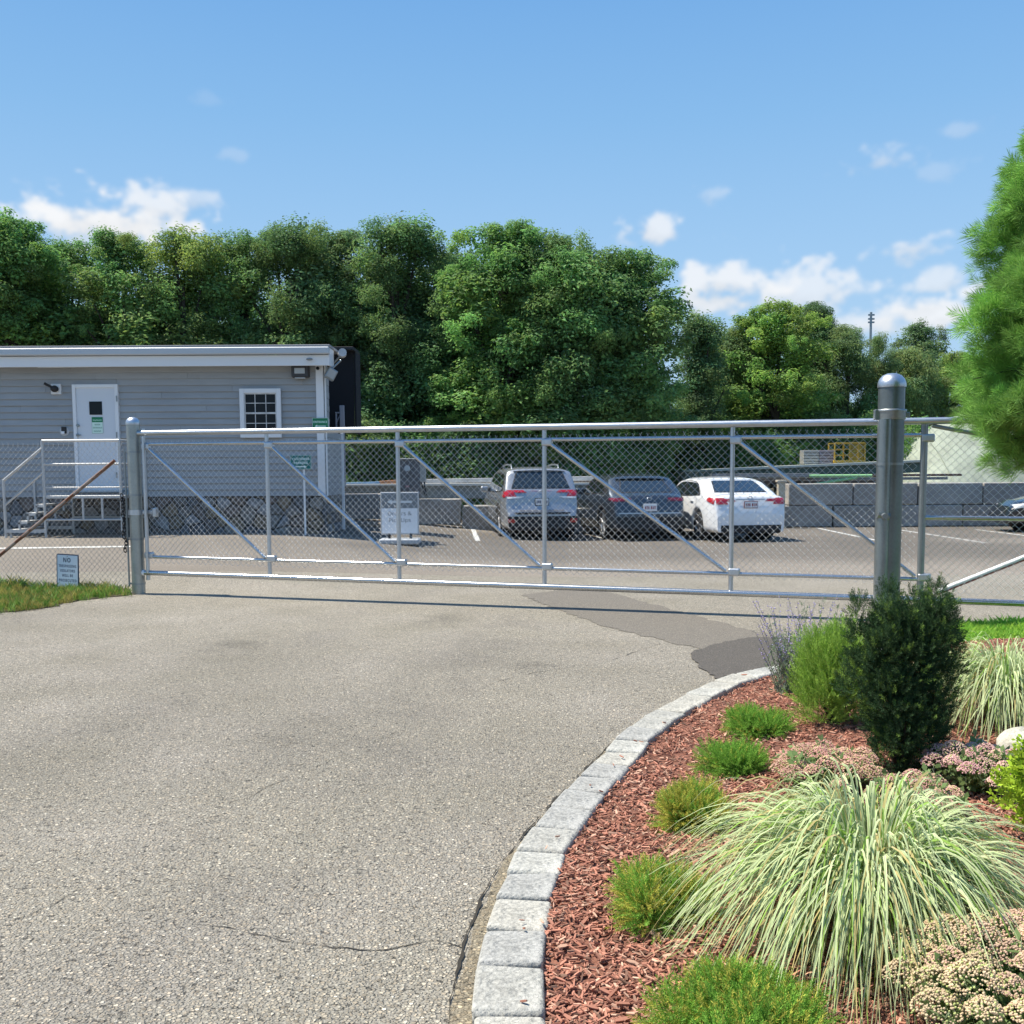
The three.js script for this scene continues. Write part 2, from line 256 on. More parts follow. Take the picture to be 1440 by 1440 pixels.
const kerbPx = [[655, 1520], [662, 1440], [668, 1380], [680, 1320], [695, 1268], [718, 1215], [748, 1168], [790, 1118], [838, 1070], [872, 1036], [905, 1010], [950, 985], [1000, 961], [1050, 946], [1095, 937], [1150, 927], [1220, 912], [1300, 895]];
const kerbPts = kerbPx.map(([x, y]) => gnd(x, y, 0.07));
const kerb = new THREE.CatmullRomCurve3(kerbPts.map((p) => V(p.x, 0, p.z)), false, 'centripetal');
const kerbLen = kerb.getLength(), KW = 0.2;
const kerbAt = (s) => { const t = clamp(s / kerbLen, 0, 1), p = kerb.getPointAt(t), q = kerb.getTangentAt(t); return [p, q, V(-q.z, 0, q.x)]; };   // point, tangent, normal towards the bed
{
  const K = struct('granite_kerb', (() => { // mortar bed between and under the stones
    const P = [], I = [], n = 160; for (let i = 0; i <= n; i++) { const [p, , m] = kerbAt(kerbLen * i / n); for (const [o, y] of [[0.012, 0.0], [0.012, 0.05], [KW - 0.01, 0.05]]) P.push(p.x + m.x * o, y, p.z + m.z * o); if (i) { const a = (i - 1) * 3; I.push(a, a + 3, a + 1, a + 1, a + 3, a + 4, a + 1, a + 4, a + 2, a + 2, a + 4, a + 5); } }
    const g = new THREE.BufferGeometry(); g.setAttribute('position', new THREE.Float32BufferAttribute(P, 3)); g.setIndex(I); return boxUV(join(g));
  })(), concrete(0.2, 0.19, 0.17));
  const R = rng(9), vars = [];
  for (let k = 0; k < 7; k++) {
    const g = new RoundedBoxGeometry(0.256, 0.16, KW, 4, 0.02), p = g.attributes.position;
    for (let i = 0; i < p.count; i++) { const x = p.getX(i), y = p.getY(i), z = p.getZ(i), f = (a, b, s) => vnoise(a * 9 + k * 5, b * 9, s + k) - 0.5; p.setXYZ(i, x + 0.03 * f(y + 3, z, 1) + 0.012 * (k % 3 - 1) * z / KW, y + 0.012 * f(x, z, 2) + 0.006 * (vnoise(x * 30, z * 30, k) - 0.5), z + 0.032 * f(x, y + 5, 3)); }
    g.computeVertexNormals(); vars.push(boxUV(join(g)));
  }
  let s = 0.05, k = 0;
  while (s < kerbLen - 0.2) {
    const len = 0.225 + 0.075 * R(), [p, q, m] = kerbAt(s + len / 2), o = new THREE.Mesh(vars[k % 7], granite[Math.floor(R() * 4)]); o.name = numbered('kerb_stone'); o.castShadow = o.receiveShadow = true;
    o.position.set(p.x + m.x * KW / 2, 0.008 + 0.008 * (R() - 0.5), p.z + m.z * KW / 2); o.rotation.set((R() - 0.5) * 0.03, Math.atan2(-q.z, q.x) + (R() - 0.5) * 0.05, (R() - 0.5) * 0.03); o.scale.set((len - 0.018) / 0.256, 1, 0.97 + 0.06 * R()); K.add(o); s += len; k++;
  }
  const off = (o, n, a = 0, b = 1) => Array.from({ length: n }, (_, i) => { const [p, , m] = kerbAt(kerbLen * lerp(a, b, i / (n - 1))); return [p.x - m.x * o, -p.z - -m.z * o]; });
  struct('gutter_strip', ribbon(off(0.02, 60, 0, 0.82), 0.07, 0.1, 0.004, 21, 0.012), M({ color: C(0.8, 0.75, 0.64), map: driveMap, bumpMap: driveBump, bumpScale: 0.006, roughness: 1 }));
  struct('asphalt_crack', ribbon(off(0.07, 60, 0, 0.6), -0.008, 0.02, 0.0065, 22, 0.012), crackDirt);
}
// planting bed and lawn
const bedX = []; for (let i = 0; i <= 400; i++) { const [p, , m] = kerbAt(kerbLen * i / 400); bedX.push([-p.z - m.z * KW * 0.98, p.x + m.x * KW * 0.98]); }
const innerX = (d) => { let b = bedX[0]; for (const q of bedX) { if (q[0] <= d) b = q; } const i = bedX.indexOf(b), c = bedX[Math.min(i + 1, bedX.length - 1)]; return c[0] > b[0] ? lerp(b[1], c[1], clamp((d - b[0]) / (c[0] - b[0]), 0, 1)) : b[1]; };
const bedY = (X, d) => 0.055 + 0.07 * sstep(0, 0.9, X - innerX(d)) + 0.035 * (fbm(X * 2, d * 2, 17, 3) - 0.5);
const bedTo = 8.9;
struct('mulch_bed', grid(70, 110, (u, v) => { const d = 1.9 + v * (bedTo - 1.9), x0 = innerX(d) - 0.01, X = lerp(x0, 7, u * u * 0.4 + u * 0.6); return V(X, bedY(X, d), -d); }), M({ color: C(0.3, 0.13, 0.085), map: noiseTex, bumpMap: noiseBump, bumpScale: 0.03, roughness: 1 }));
{
  const R = rng(33), mats = [], cols = [], q = new THREE.Quaternion(), e = new THREE.Euler(), m4 = () => new THREE.Matrix4();
  const g = new THREE.BoxGeometry(1, 1, 1, 2, 1, 1), p = g.attributes.position; for (let i = 0; i < p.count; i++) { const x = p.getX(i); p.setXYZ(i, x, p.getY(i) * (1 - 0.5 * Math.abs(x)) + 0.25 * x * x, p.getZ(i) * (1 - 0.9 * Math.abs(x) * (p.getZ(i) > 0 ? 1 : 0.5))); } g.computeVertexNormals();
  const put = (X, d, y, l) => { e.set((R() - 0.5) * 0.9, R() * 6.3, (R() - 0.5) * 0.8); q.setFromEuler(e); mats.push(m4().compose(V(X, y, -d), q, V(l, 0.003 + 0.005 * R(), l * (0.14 + 0.2 * R())))); const t = R(), k = 0.5 + 0.8 * R(); cols.push(t < 0.2 ? C(0.55 * k, 0.33 * k, 0.23 * k) : t < 0.26 ? C(0.17 * k, 0.09 * k, 0.06 * k) : C(0.42 * k, 0.185 * k, 0.122 * k)); };
  for (let i = 0; i < 46000; i++) { const d = 2.5 + 6.3 * Math.pow(R(), 1.5), x0 = innerX(d), X = x0 + 0.005 + R() * (d < 5 ? 2.3 : 3.1); if (X > 0.62 * d) continue; put(X, d, bedY(X, d) + 0.006 + 0.014 * R(), 0.014 + 0.04 * R() * R() * R() + 0.012 * R()); }
  for (let i = 0; i < 16; i++) { const s = R() * kerbLen * 0.8, [pp, , m] = kerbAt(s), o = KW * (0.5 + 0.5 * R()); put(pp.x + m.x * o, -pp.z - m.z * o, 0.1, 0.02 + 0.025 * R()); }
  const o = instanced(scene, 'mulch_chips', g, M({ color: C(1), roughness: 0.95 }), mats, cols); o.userData.label = 'loose red-brown shredded bark chips covering the planting bed'; o.userData.category = 'mulch';
}
const bladeMat = MP({ color: C(1), roughness: 1, transmission: 0.35, thickness: 0, side: THREE.DoubleSide, specularIntensity: 0.3 });
function tuftGeo(n, h, spread, w, seed) { const R = rng(seed), P = [], I = []; for (let k = 0; k < n; k++) { const a = R() * 6.28, r = spread * Math.sqrt(R()), x = Math.cos(a) * r, z = Math.sin(a) * r, l = h * (0.5 + 0.5 * R()), b = R() * 6.28, lean = l * (0.2 + 0.5 * R()), ox = Math.cos(b) * w, oz = Math.sin(b) * w, i = P.length / 3; P.push(x - ox, 0, z - oz, x + ox, 0, z + oz, x + ox * 0.7 - oz * lean * 8, l * 0.6, z + oz * 0.7 + ox * lean * 8, x - oz / w * lean, l, z + ox / w * lean); P[i * 3 + 6] = x + ox * 0.6 - oz / w * lean * 0.4; P[i * 3 + 8] = z + oz * 0.6 + ox / w * lean * 0.4; I.push(i, i + 1, i + 2, i, i + 2, i + 3); } const g = new THREE.BufferGeometry(); g.setAttribute('position', new THREE.Float32BufferAttribute(P, 3)); g.setIndex(I); g.computeVertexNormals(); return g; }
function lawn(name, label, pts, n, h, colf, seed, y0, near) {
  const R = rng(seed), sh = new THREE.ShapeUtils(), q = new THREE.Quaternion(), xs = pts.map((p) => p[0]), ds = pts.map((p) => p[1]), mats = [], cols = [];
  const inside = (x, y) => { let c = false; for (let i = 0, j = pts.length - 1; i < pts.length; j = i++) if ((pts[i][1] > y) !== (pts[j][1] > y) && x < (pts[j][0] - pts[i][0]) * (y - pts[i][1]) / (pts[j][1] - pts[i][1]) + pts[i][0]) c = !c; return c; };
  const x0 = Math.min(...xs), x1 = Math.max(...xs), d0 = Math.min(...ds), d1 = Math.max(...ds);
  for (let t = 0; t < n * 6 && mats.length < n; t++) { const X = lerp(x0, x1, R()), d = lerp(d0, d1, R()); if (!inside(X + (R() - 0.5) * 0.3, d + (R() - 0.5) * 0.3)) continue; if (fbm(X * 2.3, d * 2.3, seed, 3) < near * R()) continue; const k = 0.6 + 0.8 * fbm(X * 1.3 + 5, d * 1.3, seed + 2, 3); q.setFromAxisAngle(V(0, 1, 0), R() * 6.28); const s = k * (0.35 + 1.1 * R() * R() + 0.3 * R()); mats.push(new THREE.Matrix4().compose(V(X, gh(X, d) + y0, -d), q, V(s * 1.2, s, s * 1.2))); cols.push(colf(R, k)); }
  const o = instanced(scene, name, tuftGeo(14, h, 0.05, 0.0028, seed), bladeMat, mats, cols); o.userData.label = label; o.userData.category = 'grass';
}
const vergePts = px2([[-60, 868], [60, 856], [120, 843], [186, 838], [184, 833], [120, 829], [60, 826], [-60, 824]]);
struct('verge_soil', outline(vergePts, 0.011, 0.16, 4), M({ color: C(0.11, 0.095, 0.05), map: noiseTex, roughness: 1 }));
lawn('verge_grass', 'patchy yellow-green grass along the foot of the left-hand chain-link fence', vergePts, 1500, 0.13, (R, k) => { const t = R(); return t < 0.5 ? C(0.42 * k, 0.38 * k, 0.1 * k) : C(0.2 * k, 0.34 * k, 0.06 * k); }, 5, 0.012, 0.9);
const lawnPts = [[3.4, 9.0], [9, 8.7], [10, 8.95], [10, 10.2], [4.2, 10.35], [3.7, 9.6]];
struct('lawn', outline([[3.1, 8.95], [10, 8.75], [11, 10.3], [4.1, 10.5], [3.5, 9.7]], 0.02, 0.04, 6), M({ color: C(0.17, 0.28, 0.05), map: noiseTex, roughness: 1 }));
lawn('lawn_grass', 'bright green mown lawn behind the planting bed', lawnPts, 9000, 0.09, (R, k) => C(0.36 * k * (0.8 + 0.4 * R()), 0.62 * k, 0.08 * k), 7, 0.022, 0.3);
// painted bay lines
const paintMat = M({ color: C(0.74, 0.73, 0.69), map: noiseTex, roughness: 0.8 });
const line = (a, b, w, s) => { const p = gnd(...a), q = gnd(...b); const g = ribbon([[p.x, -p.z], [lerp(p.x, q.x, 0.5), -lerp(p.z, q.z, 0.5)], [q.x, -q.z]], w, w * 1.02, 0.006, s, 0.004); struct('bay_line', g, paintMat); };
line([663, 739], [672, 761], 0.11, 1); line([1150, 743], [1246, 763], 0.1, 2); line([1262, 745], [1388, 764], 0.1, 3); line([1372, 745], [1470, 757], 0.1, 4); line([600, 733.5], [668, 735], 0.1, 5);
line([-60, 764], [184, 762], 0.12, 6); line([826, 745], [845, 757], 0.1, 7);
/* ---------- print on signs ---------- */
function plate(w, h, draw, rough = 0.55) { const c = document.createElement('canvas'); c.width = w; c.height = h; const x = c.getContext('2d'); draw(x, w, h); const t = new THREE.CanvasTexture(c); t.colorSpace = THREE.SRGBColorSpace; return M({ map: t, roughness: rough }); }
const words = (x, s, cx, cy, size, col, weight = 'bold', maxW) => { x.fillStyle = col; x.font = `${weight} ${size}px sans-serif`; x.textAlign = 'center'; x.textBaseline = 'middle'; x.fillText(s, cx, cy, maxW); };
const arrow = (x, x0, x1, y, t, hd) => { const s = Math.sign(x1 - x0); x.beginPath(); x.moveTo(x0, y - t); x.lineTo(x1 - s * hd, y - t); x.lineTo(x1 - s * hd, y - hd * 0.62); x.lineTo(x1, y); x.lineTo(x1 - s * hd, y + hd * 0.62); x.lineTo(x1 - s * hd, y + t); x.lineTo(x0, y + t); x.closePath(); x.fill(); };
function face(parent, name, c, w, h, mat, n = V(0, 0, 1), opt = {}) { const g = new THREE.PlaneGeometry(w, h); g.applyQuaternion(new THREE.Quaternion().setFromUnitVectors(V(0, 0, 1), n)); g.translate(c.x, c.y, c.z); return part(parent, name, g, mat, { keepUV: true, ...opt }); }

function extrudeX(prof, a, b) {   // prism along x with the profile [[z, y], ...]
  const n = prof.length, cz = prof.reduce((s, p) => s + p[0], 0) / n, cy = prof.reduce((s, p) => s + p[1], 0) / n, P = [];
  const tri = (p, q, r, out) => { const u = V(q[0] - p[0], q[1] - p[1], q[2] - p[2]), v = V(r[0] - p[0], r[1] - p[1], r[2] - p[2]); if (u.cross(v).dot(out) < 0) [q, r] = [r, q]; P.push(...p, ...q, ...r); };
  for (let i = 0; i < n; i++) { const p = prof[i], q = prof[(i + 1) % n], o = V(0, (p[1] + q[1]) / 2 - cy, (p[0] + q[0]) / 2 - cz), A = [a, p[1], p[0]], B = [b, p[1], p[0]], D = [b, q[1], q[0]], E = [a, q[1], q[0]]; tri(A, B, D, o); tri(A, D, E, o); if (i > 0 && i < n - 1) { tri([a, prof[0][1], prof[0][0]], A, E, V(-1, 0, 0)); tri([b, prof[0][1], prof[0][0]], B, D, V(1, 0, 0)); } }
  const g = new THREE.BufferGeometry(); g.setAttribute('position', new THREE.Float32BufferAttribute(P, 3)); g.computeVertexNormals(); return g;
}

/* ---------- grey modular building ---------- */
const BD = 20, bp = (x, y, f = 0) => at(x, y, BD - f);   // a pixel on the facade, f metres in front of it
const BX = at(458, 600, BD).x, BASE = 0.44, SOF = at(440, 513, BD).y, SID = at(300, 698, BD).y, LEFT = -14;
const bld = thing('office_building', 'grey clapboard site office with white fascia on a fieldstone base', 'building', V(BX, BASE, -BD));
{
  const sidMap = tex(512, 2, (u, v) => 0.86 + 0.16 * (fbm(u * 6, v * 40, 101, 4, 0) - 0.5) + 0.1 * (fbm(u * 3, v * 3, 103, 3, 3) - 0.5));
  const siding = [0.39, 0.405, 0.398, 0.418].map((k) => M({ color: C(k, k * 1.03, k * 1.05), map: sidMap, roughness: 0.62 }));
  const trim = whiteSmooth;
  // shell behind the boards
  const wy1 = at(470, 607, BD + 1).y;
  part(bld, 'wall', [bx((LEFT + BX - 1.2) / 2 - 0.02, (BASE + SOF) / 2 + 0.1, -BD - 3.2, BX - 1.2 - LEFT, SOF - BASE + 0.1, 6.2), bx(BX - 0.65, (BASE + wy1) / 2, -BD - 0.87, 1.2, wy1 - BASE, 1.6), bx(BX - 0.65, (SOF + wy1) / 2 + 0.05, -BD - 0.2, 1.2, SOF - wy1 + 0.1, 0.26)], M({ color: C(0.2, 0.21, 0.22), roughness: 0.9 }));
  const dl = bp(103, 541).x, dr = bp(171, 640).x, n = 20, hh = (SOF - SID) / n;
  for (let i = 0; i < n; i++) { // clapboards: bottom edge stands proud of the board below
    const y0 = SID + i * hh, prof = [[-0.01, y0 + hh + 0.012], [0.002, y0 + hh + 0.012], [0.034, y0 + 0.006], [0.03, y0], [-0.01, y0]].map(([z, y]) => [z - BD, y]);
    const segs = y0 < bp(130, 690).y - 0.02 ? [[LEFT, BX]] : y0 + hh < bp(130, 541).y ? [[LEFT, dl], [dr, BX]] : [[LEFT, BX]];
    for (const [a, b] of segs) { let x = a; for (const j of [-12.9 + (i * 1.37) % 3.6, -9.3 + (i * 1.37) % 3.6, -5.7 + (i * 1.37) % 3.6, b]) { const e = Math.min(j, b); if (e - x < 0.3 && e < b) continue; if (e > x) part(bld, 'siding_board', extrudeX(prof, x, e - (e < b ? 0.004 : 0)), siding[(i * 7 + Math.round(x * 3 + 99)) % 4]); x = e; } }
    const de = y0 < wy1 - 0.05 ? 1.66 : 0.3; part(bld, 'end_board', bx(BX + 0.006 + 0.004 * (i % 2), y0 + hh / 2, -BD - 0.06 - de / 2, 0.012, hh - 0.006, de), siding[i % 4]);
  }
  // eaves
  const e0 = at(470, 513, BD - 0.35).x - 0.08, fr = -BD + 0.36;
  const ef = (y) => at(440, y, BD - 0.36).y;
  part(bld, 'roof', [bx((LEFT + e0) / 2, ef(488) + 0.02, -BD - 0.2, e0 - LEFT + 0.02, 0.05, 1.2, 0.01), bx((LEFT + BX - 1.3) / 2, ef(488) - 0.02, -BD - 3.4, BX - 1.3 - LEFT, 0.05, 5.2, 0.01)], M({ color: C(0.3, 0.3, 0.31), roughness: 0.8 }));
  part(bld, 'soffit', [bx((LEFT + e0) / 2, SOF + 0.02, -BD + 0.16, e0 - LEFT - 0.03, 0.03, 0.36)], trim);
  part(bld, 'fascia_board', [bx((LEFT + e0) / 2, (ef(514) + ef(499)) / 2, fr - 0.02, e0 - LEFT - 0.02, ef(499) - ef(514), 0.03, 0.006), bx(e0 - 0.02, (ef(514) + ef(489)) / 2, -BD + 0.1, 0.03, ef(489) - ef(514), 0.44)], trim);
  part(bld, 'gutter', [bx((LEFT + e0) / 2, (ef(498.5) + ef(488)) / 2, fr + 0.03, e0 - LEFT, ef(488) - ef(498.5), 0.1, 0.025)], M({ color: C(0.52, 0.54, 0.56), roughness: 0.45, metalness: 0.3 }));
  part(bld, 'loose_trim_strip', [(() => { const a = bp(53, 514, 0.33), b = bp(150, 512.5, 0.33); const g = bx(0, 0, 0, b.x - a.x, 0.05, 0.012); g.rotateZ(Math.atan2(b.y - a.y, b.x - a.x)); g.translate((a.x + b.x) / 2, (a.y + b.y) / 2 - 0.02, a.z); return g; })()], white);
  const cx = bp(451, 600, 0.03).x; part(bld, 'corner_trim', [bx(cx, (SOF + SID) / 2, -BD + 0.04, 0.145, SOF - SID, 0.035, 0.006), bx(BX + 0.012, (SOF + SID) / 2, -BD + 0.01, 0.02, SOF - SID, 0.08)], trim);
  // door
  const D0 = bp(103, 541), D1 = bp(171, 692).setX(dr), dw = D1.x - D0.x, dh = D0.y - D1.y, dx = (D0.x + D1.x) / 2, dy = (D0.y + D1.y) / 2, fw = 0.065;
  const door = part(bld, 'door', [bx(dx, dy, -BD + 0.03, dw - 2 * fw, dh - fw, 0.045, 0.006)], M({ color: C(0.66, 0.69, 0.73), roughness: 0.4 }));
  part(door, 'frame', [bx(D0.x + fw / 2, dy, -BD + 0.036, fw, dh, 0.09, 0.006), bx(D1.x - fw / 2, dy, -BD + 0.036, fw, dh, 0.09, 0.006), bx(dx, D0.y - fw / 2, -BD + 0.036, dw - 2 * fw, fw, 0.088, 0.006)], trim);
  part(door, 'sill', [bx(dx, D1.y + 0.02, -BD + 0.07, dw + 0.04, 0.04, 0.16, 0.008)], alum);
  const w0 = bp(127, 565), w1 = bp(145.5, 583.5); part(door, 'window_pane', [bx((w0.x + w1.x) / 2, (w0.y + w1.y) / 2, -BD + 0.056, w1.x - w0.x, w0.y - w1.y, 0.012)], darkGlass);
  for (const y of [598.5, 612]) { const p = bp(111.5, y); part(door, 'handle', [cyl(V(p.x, p.y, -BD + 0.05), V(p.x, p.y, -BD + 0.09), 0.028, 12), bx(p.x + 0.03, p.y, -BD + 0.1, y > 600 ? 0.1 : 0.03, 0.02, 0.02, 0.006)], galvDark); }
  for (const y of [561, 612, 668]) { const p = bp(166.5, y); part(door, 'hinge', [bx(p.x, p.y, -BD + 0.09, 0.02, 0.11, 0.02)], galvDark); }
  // window
  const A = bp(338, 547), B = bp(397.5, 615.5), ww = B.x - A.x, wh = A.y - B.y, wx = (A.x + B.x) / 2, wy = (A.y + B.y) / 2, t = 0.085;
  const win = part(bld, 'window', [bx(A.x + t / 2, wy, -BD + 0.071, t, wh, 0.06, 0.006), bx(B.x - t / 2, wy, -BD + 0.071, t, wh, 0.06, 0.006), bx(wx, A.y - t / 2, -BD + 0.071, ww - 2 * t, t, 0.058, 0.006), bx(wx, B.y + t / 2, -BD + 0.071, ww - 2 * t, t, 0.058, 0.006)], trim);
  const iw = ww - 2 * t, ih = wh - 2 * t, X0 = A.x + t, Y0 = B.y + t;
  part(win, 'sash', [bx(X0 + iw / 2, Y0 + ih / 2, -BD + 0.066, iw, 0.035, 0.035), bx(X0 + iw / 2, Y0 + ih - 0.012, -BD + 0.066, iw, 0.024, 0.03), bx(X0 + iw / 2, Y0 + 0.012, -BD + 0.066, iw, 0.024, 0.03), bx(X0 + 0.012, Y0 + ih / 2, -BD + 0.064, 0.024, ih - 0.05, 0.028), bx(X0 + iw - 0.012, Y0 + ih / 2, -BD + 0.064, 0.024, ih - 0.05, 0.028)], white);
  for (let r = 0; r < 4; r++) for (let c = 0; c < 3; c++) part(win, 'pane', [bx(X0 + (c + 0.5) * iw / 3, Y0 + (r + 0.5) * ih / 4, -BD + 0.054 + 0.002 * ((r + c) % 2), iw / 3 - 0.012, ih / 4 - 0.012, 0.006)], darkGlass);
  for (const c of [1, 2]) part(win, 'muntin', [bx(X0 + c * iw / 3, Y0 + ih / 2, -BD + 0.062, 0.015, ih - 0.05, 0.012)], white);
  for (const r of [1, 3]) part(win, 'muntin', [bx(X0 + iw / 2, Y0 + r * ih / 4, -BD + 0.061, iw - 0.05, 0.015, 0.01)], white);
  // fieldstone base: each stone its own
  const R = rng(131), stones = [0, 1, 2, 3, 4, 5].map((k) => M({ color: [C(0.28, 0.265, 0.245), C(0.36, 0.335, 0.3), C(0.22, 0.22, 0.225), C(0.34, 0.27, 0.19), C(0.42, 0.42, 0.42), C(0.28, 0.23, 0.2)][k], map: noiseTex, bumpMap: noiseBump, bumpScale: 0.02, roughness: 0.95 }));
  part(bld, 'foundation_mortar', [bx((LEFT + BX) / 2 - 0.05, (BASE + SID) / 2 - 0.2, -BD - 0.06, BX - LEFT - 0.1, SID - BASE + 0.39, 0.06), bx(BX - 0.09, (BASE + SID) / 2 - 0.2, -BD - 0.93, 0.06, SID - BASE + 0.39, 1.7)], M({ color: C(0.12, 0.115, 0.11), map: noiseTex, roughness: 1 }));
  const cells = [], sx = 0.3, sy = 0.2, H0 = BASE - 0.06, rows = Math.ceil((SID - H0) / sy) + 1; const x00 = -11.3;
  const pts = []; for (let j = -1; j <= rows; j++) for (let i = -1; i <= (BX - x00) / sx + 1; i++) pts.push([x00 + (i + 0.5 * (j & 1) + 0.15 + 0.7 * R()) * sx, H0 + (j + 0.15 + 0.7 * R()) * sy]);
  const clip = (poly, nx, ny, c) => { const o = []; for (let i = 0; i < poly.length; i++) { const a = poly[i], b = poly[(i + 1) % poly.length], da = a[0] * nx + a[1] * ny - c, db = b[0] * nx + b[1] * ny - c; if (da <= 0) o.push(a); if (da * db < 0) { const t = da / (da - db); o.push([a[0] + (b[0] - a[0]) * t, a[1] + (b[1] - a[1]) * t]); } } return o; };
  for (const [x, y] of pts) {
    let poly = [[x00, H0], [BX - 0.02, H0], [BX - 0.02, SID - 0.01], [x00, SID - 0.01]];
    for (const [u, v] of pts) { const dx2 = u - x, dy2 = v - y, q = dx2 * dx2 + dy2 * dy2; if (q === 0 || q > 0.7) continue; const l = Math.sqrt(q); poly = clip(poly, dx2 / l, dy2 / l, (dx2 / l) * (x + u) / 2 + (dy2 / l) * (y + v) / 2 - 0.012); if (poly.length < 3) break; }
    if (poly.length < 3) continue;
    const cxx = poly.reduce((s, p) => s + p[0], 0) / poly.length, cyy = poly.reduce((s, p) => s + p[1], 0) / poly.length, dep = 0.02 + 0.045 * R(), P = [], n2 = poly.length, Z = -BD - 0.03;
    const ring = (k, z) => poly.map((p) => [lerp(cxx, p[0], k), lerp(cyy, p[1], k), z]); const r0 = ring(1, Z), r1 = ring(0.97, Z + dep * 0.7), r2 = ring(0.72, Z + dep);
    for (let i = 0; i < n2; i++) { const k = (i + 1) % n2; P.push(...r0[i], ...r0[k], ...r1[i], ...r1[i], ...r0[k], ...r1[k], ...r1[i], ...r1[k], ...r2[i], ...r2[i], ...r1[k], ...r2[k], ...r2[i], ...r2[k], cxx, cyy, Z + dep * 1.05); }
    const g = new THREE.BufferGeometry(); g.setAttribute('position', new THREE.Float32BufferAttribute(P, 3)); g.computeVertexNormals(); part(bld, 'foundation_stone', g, stones[Math.floor(R() * 6)]);
  }
  for (let i = 0; i < 26; i++) { const r = i % 4, c = Math.floor(i / 4), g = bx(BX - 0.03, BASE + 0.08 + r * 0.2, -BD - 0.13 - c * 0.26 - 0.1 * (r & 1), 0.07, 0.185, 0.245, 0.03); part(bld, 'foundation_stone', g, stones[Math.floor(R() * 6)]); }
  // lower grey wing wall beside the end, with white edge
  part(bld, 'wing_trim', [bx(BX + 0.03, (BASE + wy1) / 2, -BD - 1.73, 0.05, wy1 - BASE, 0.09, 0.005)], trim);
}
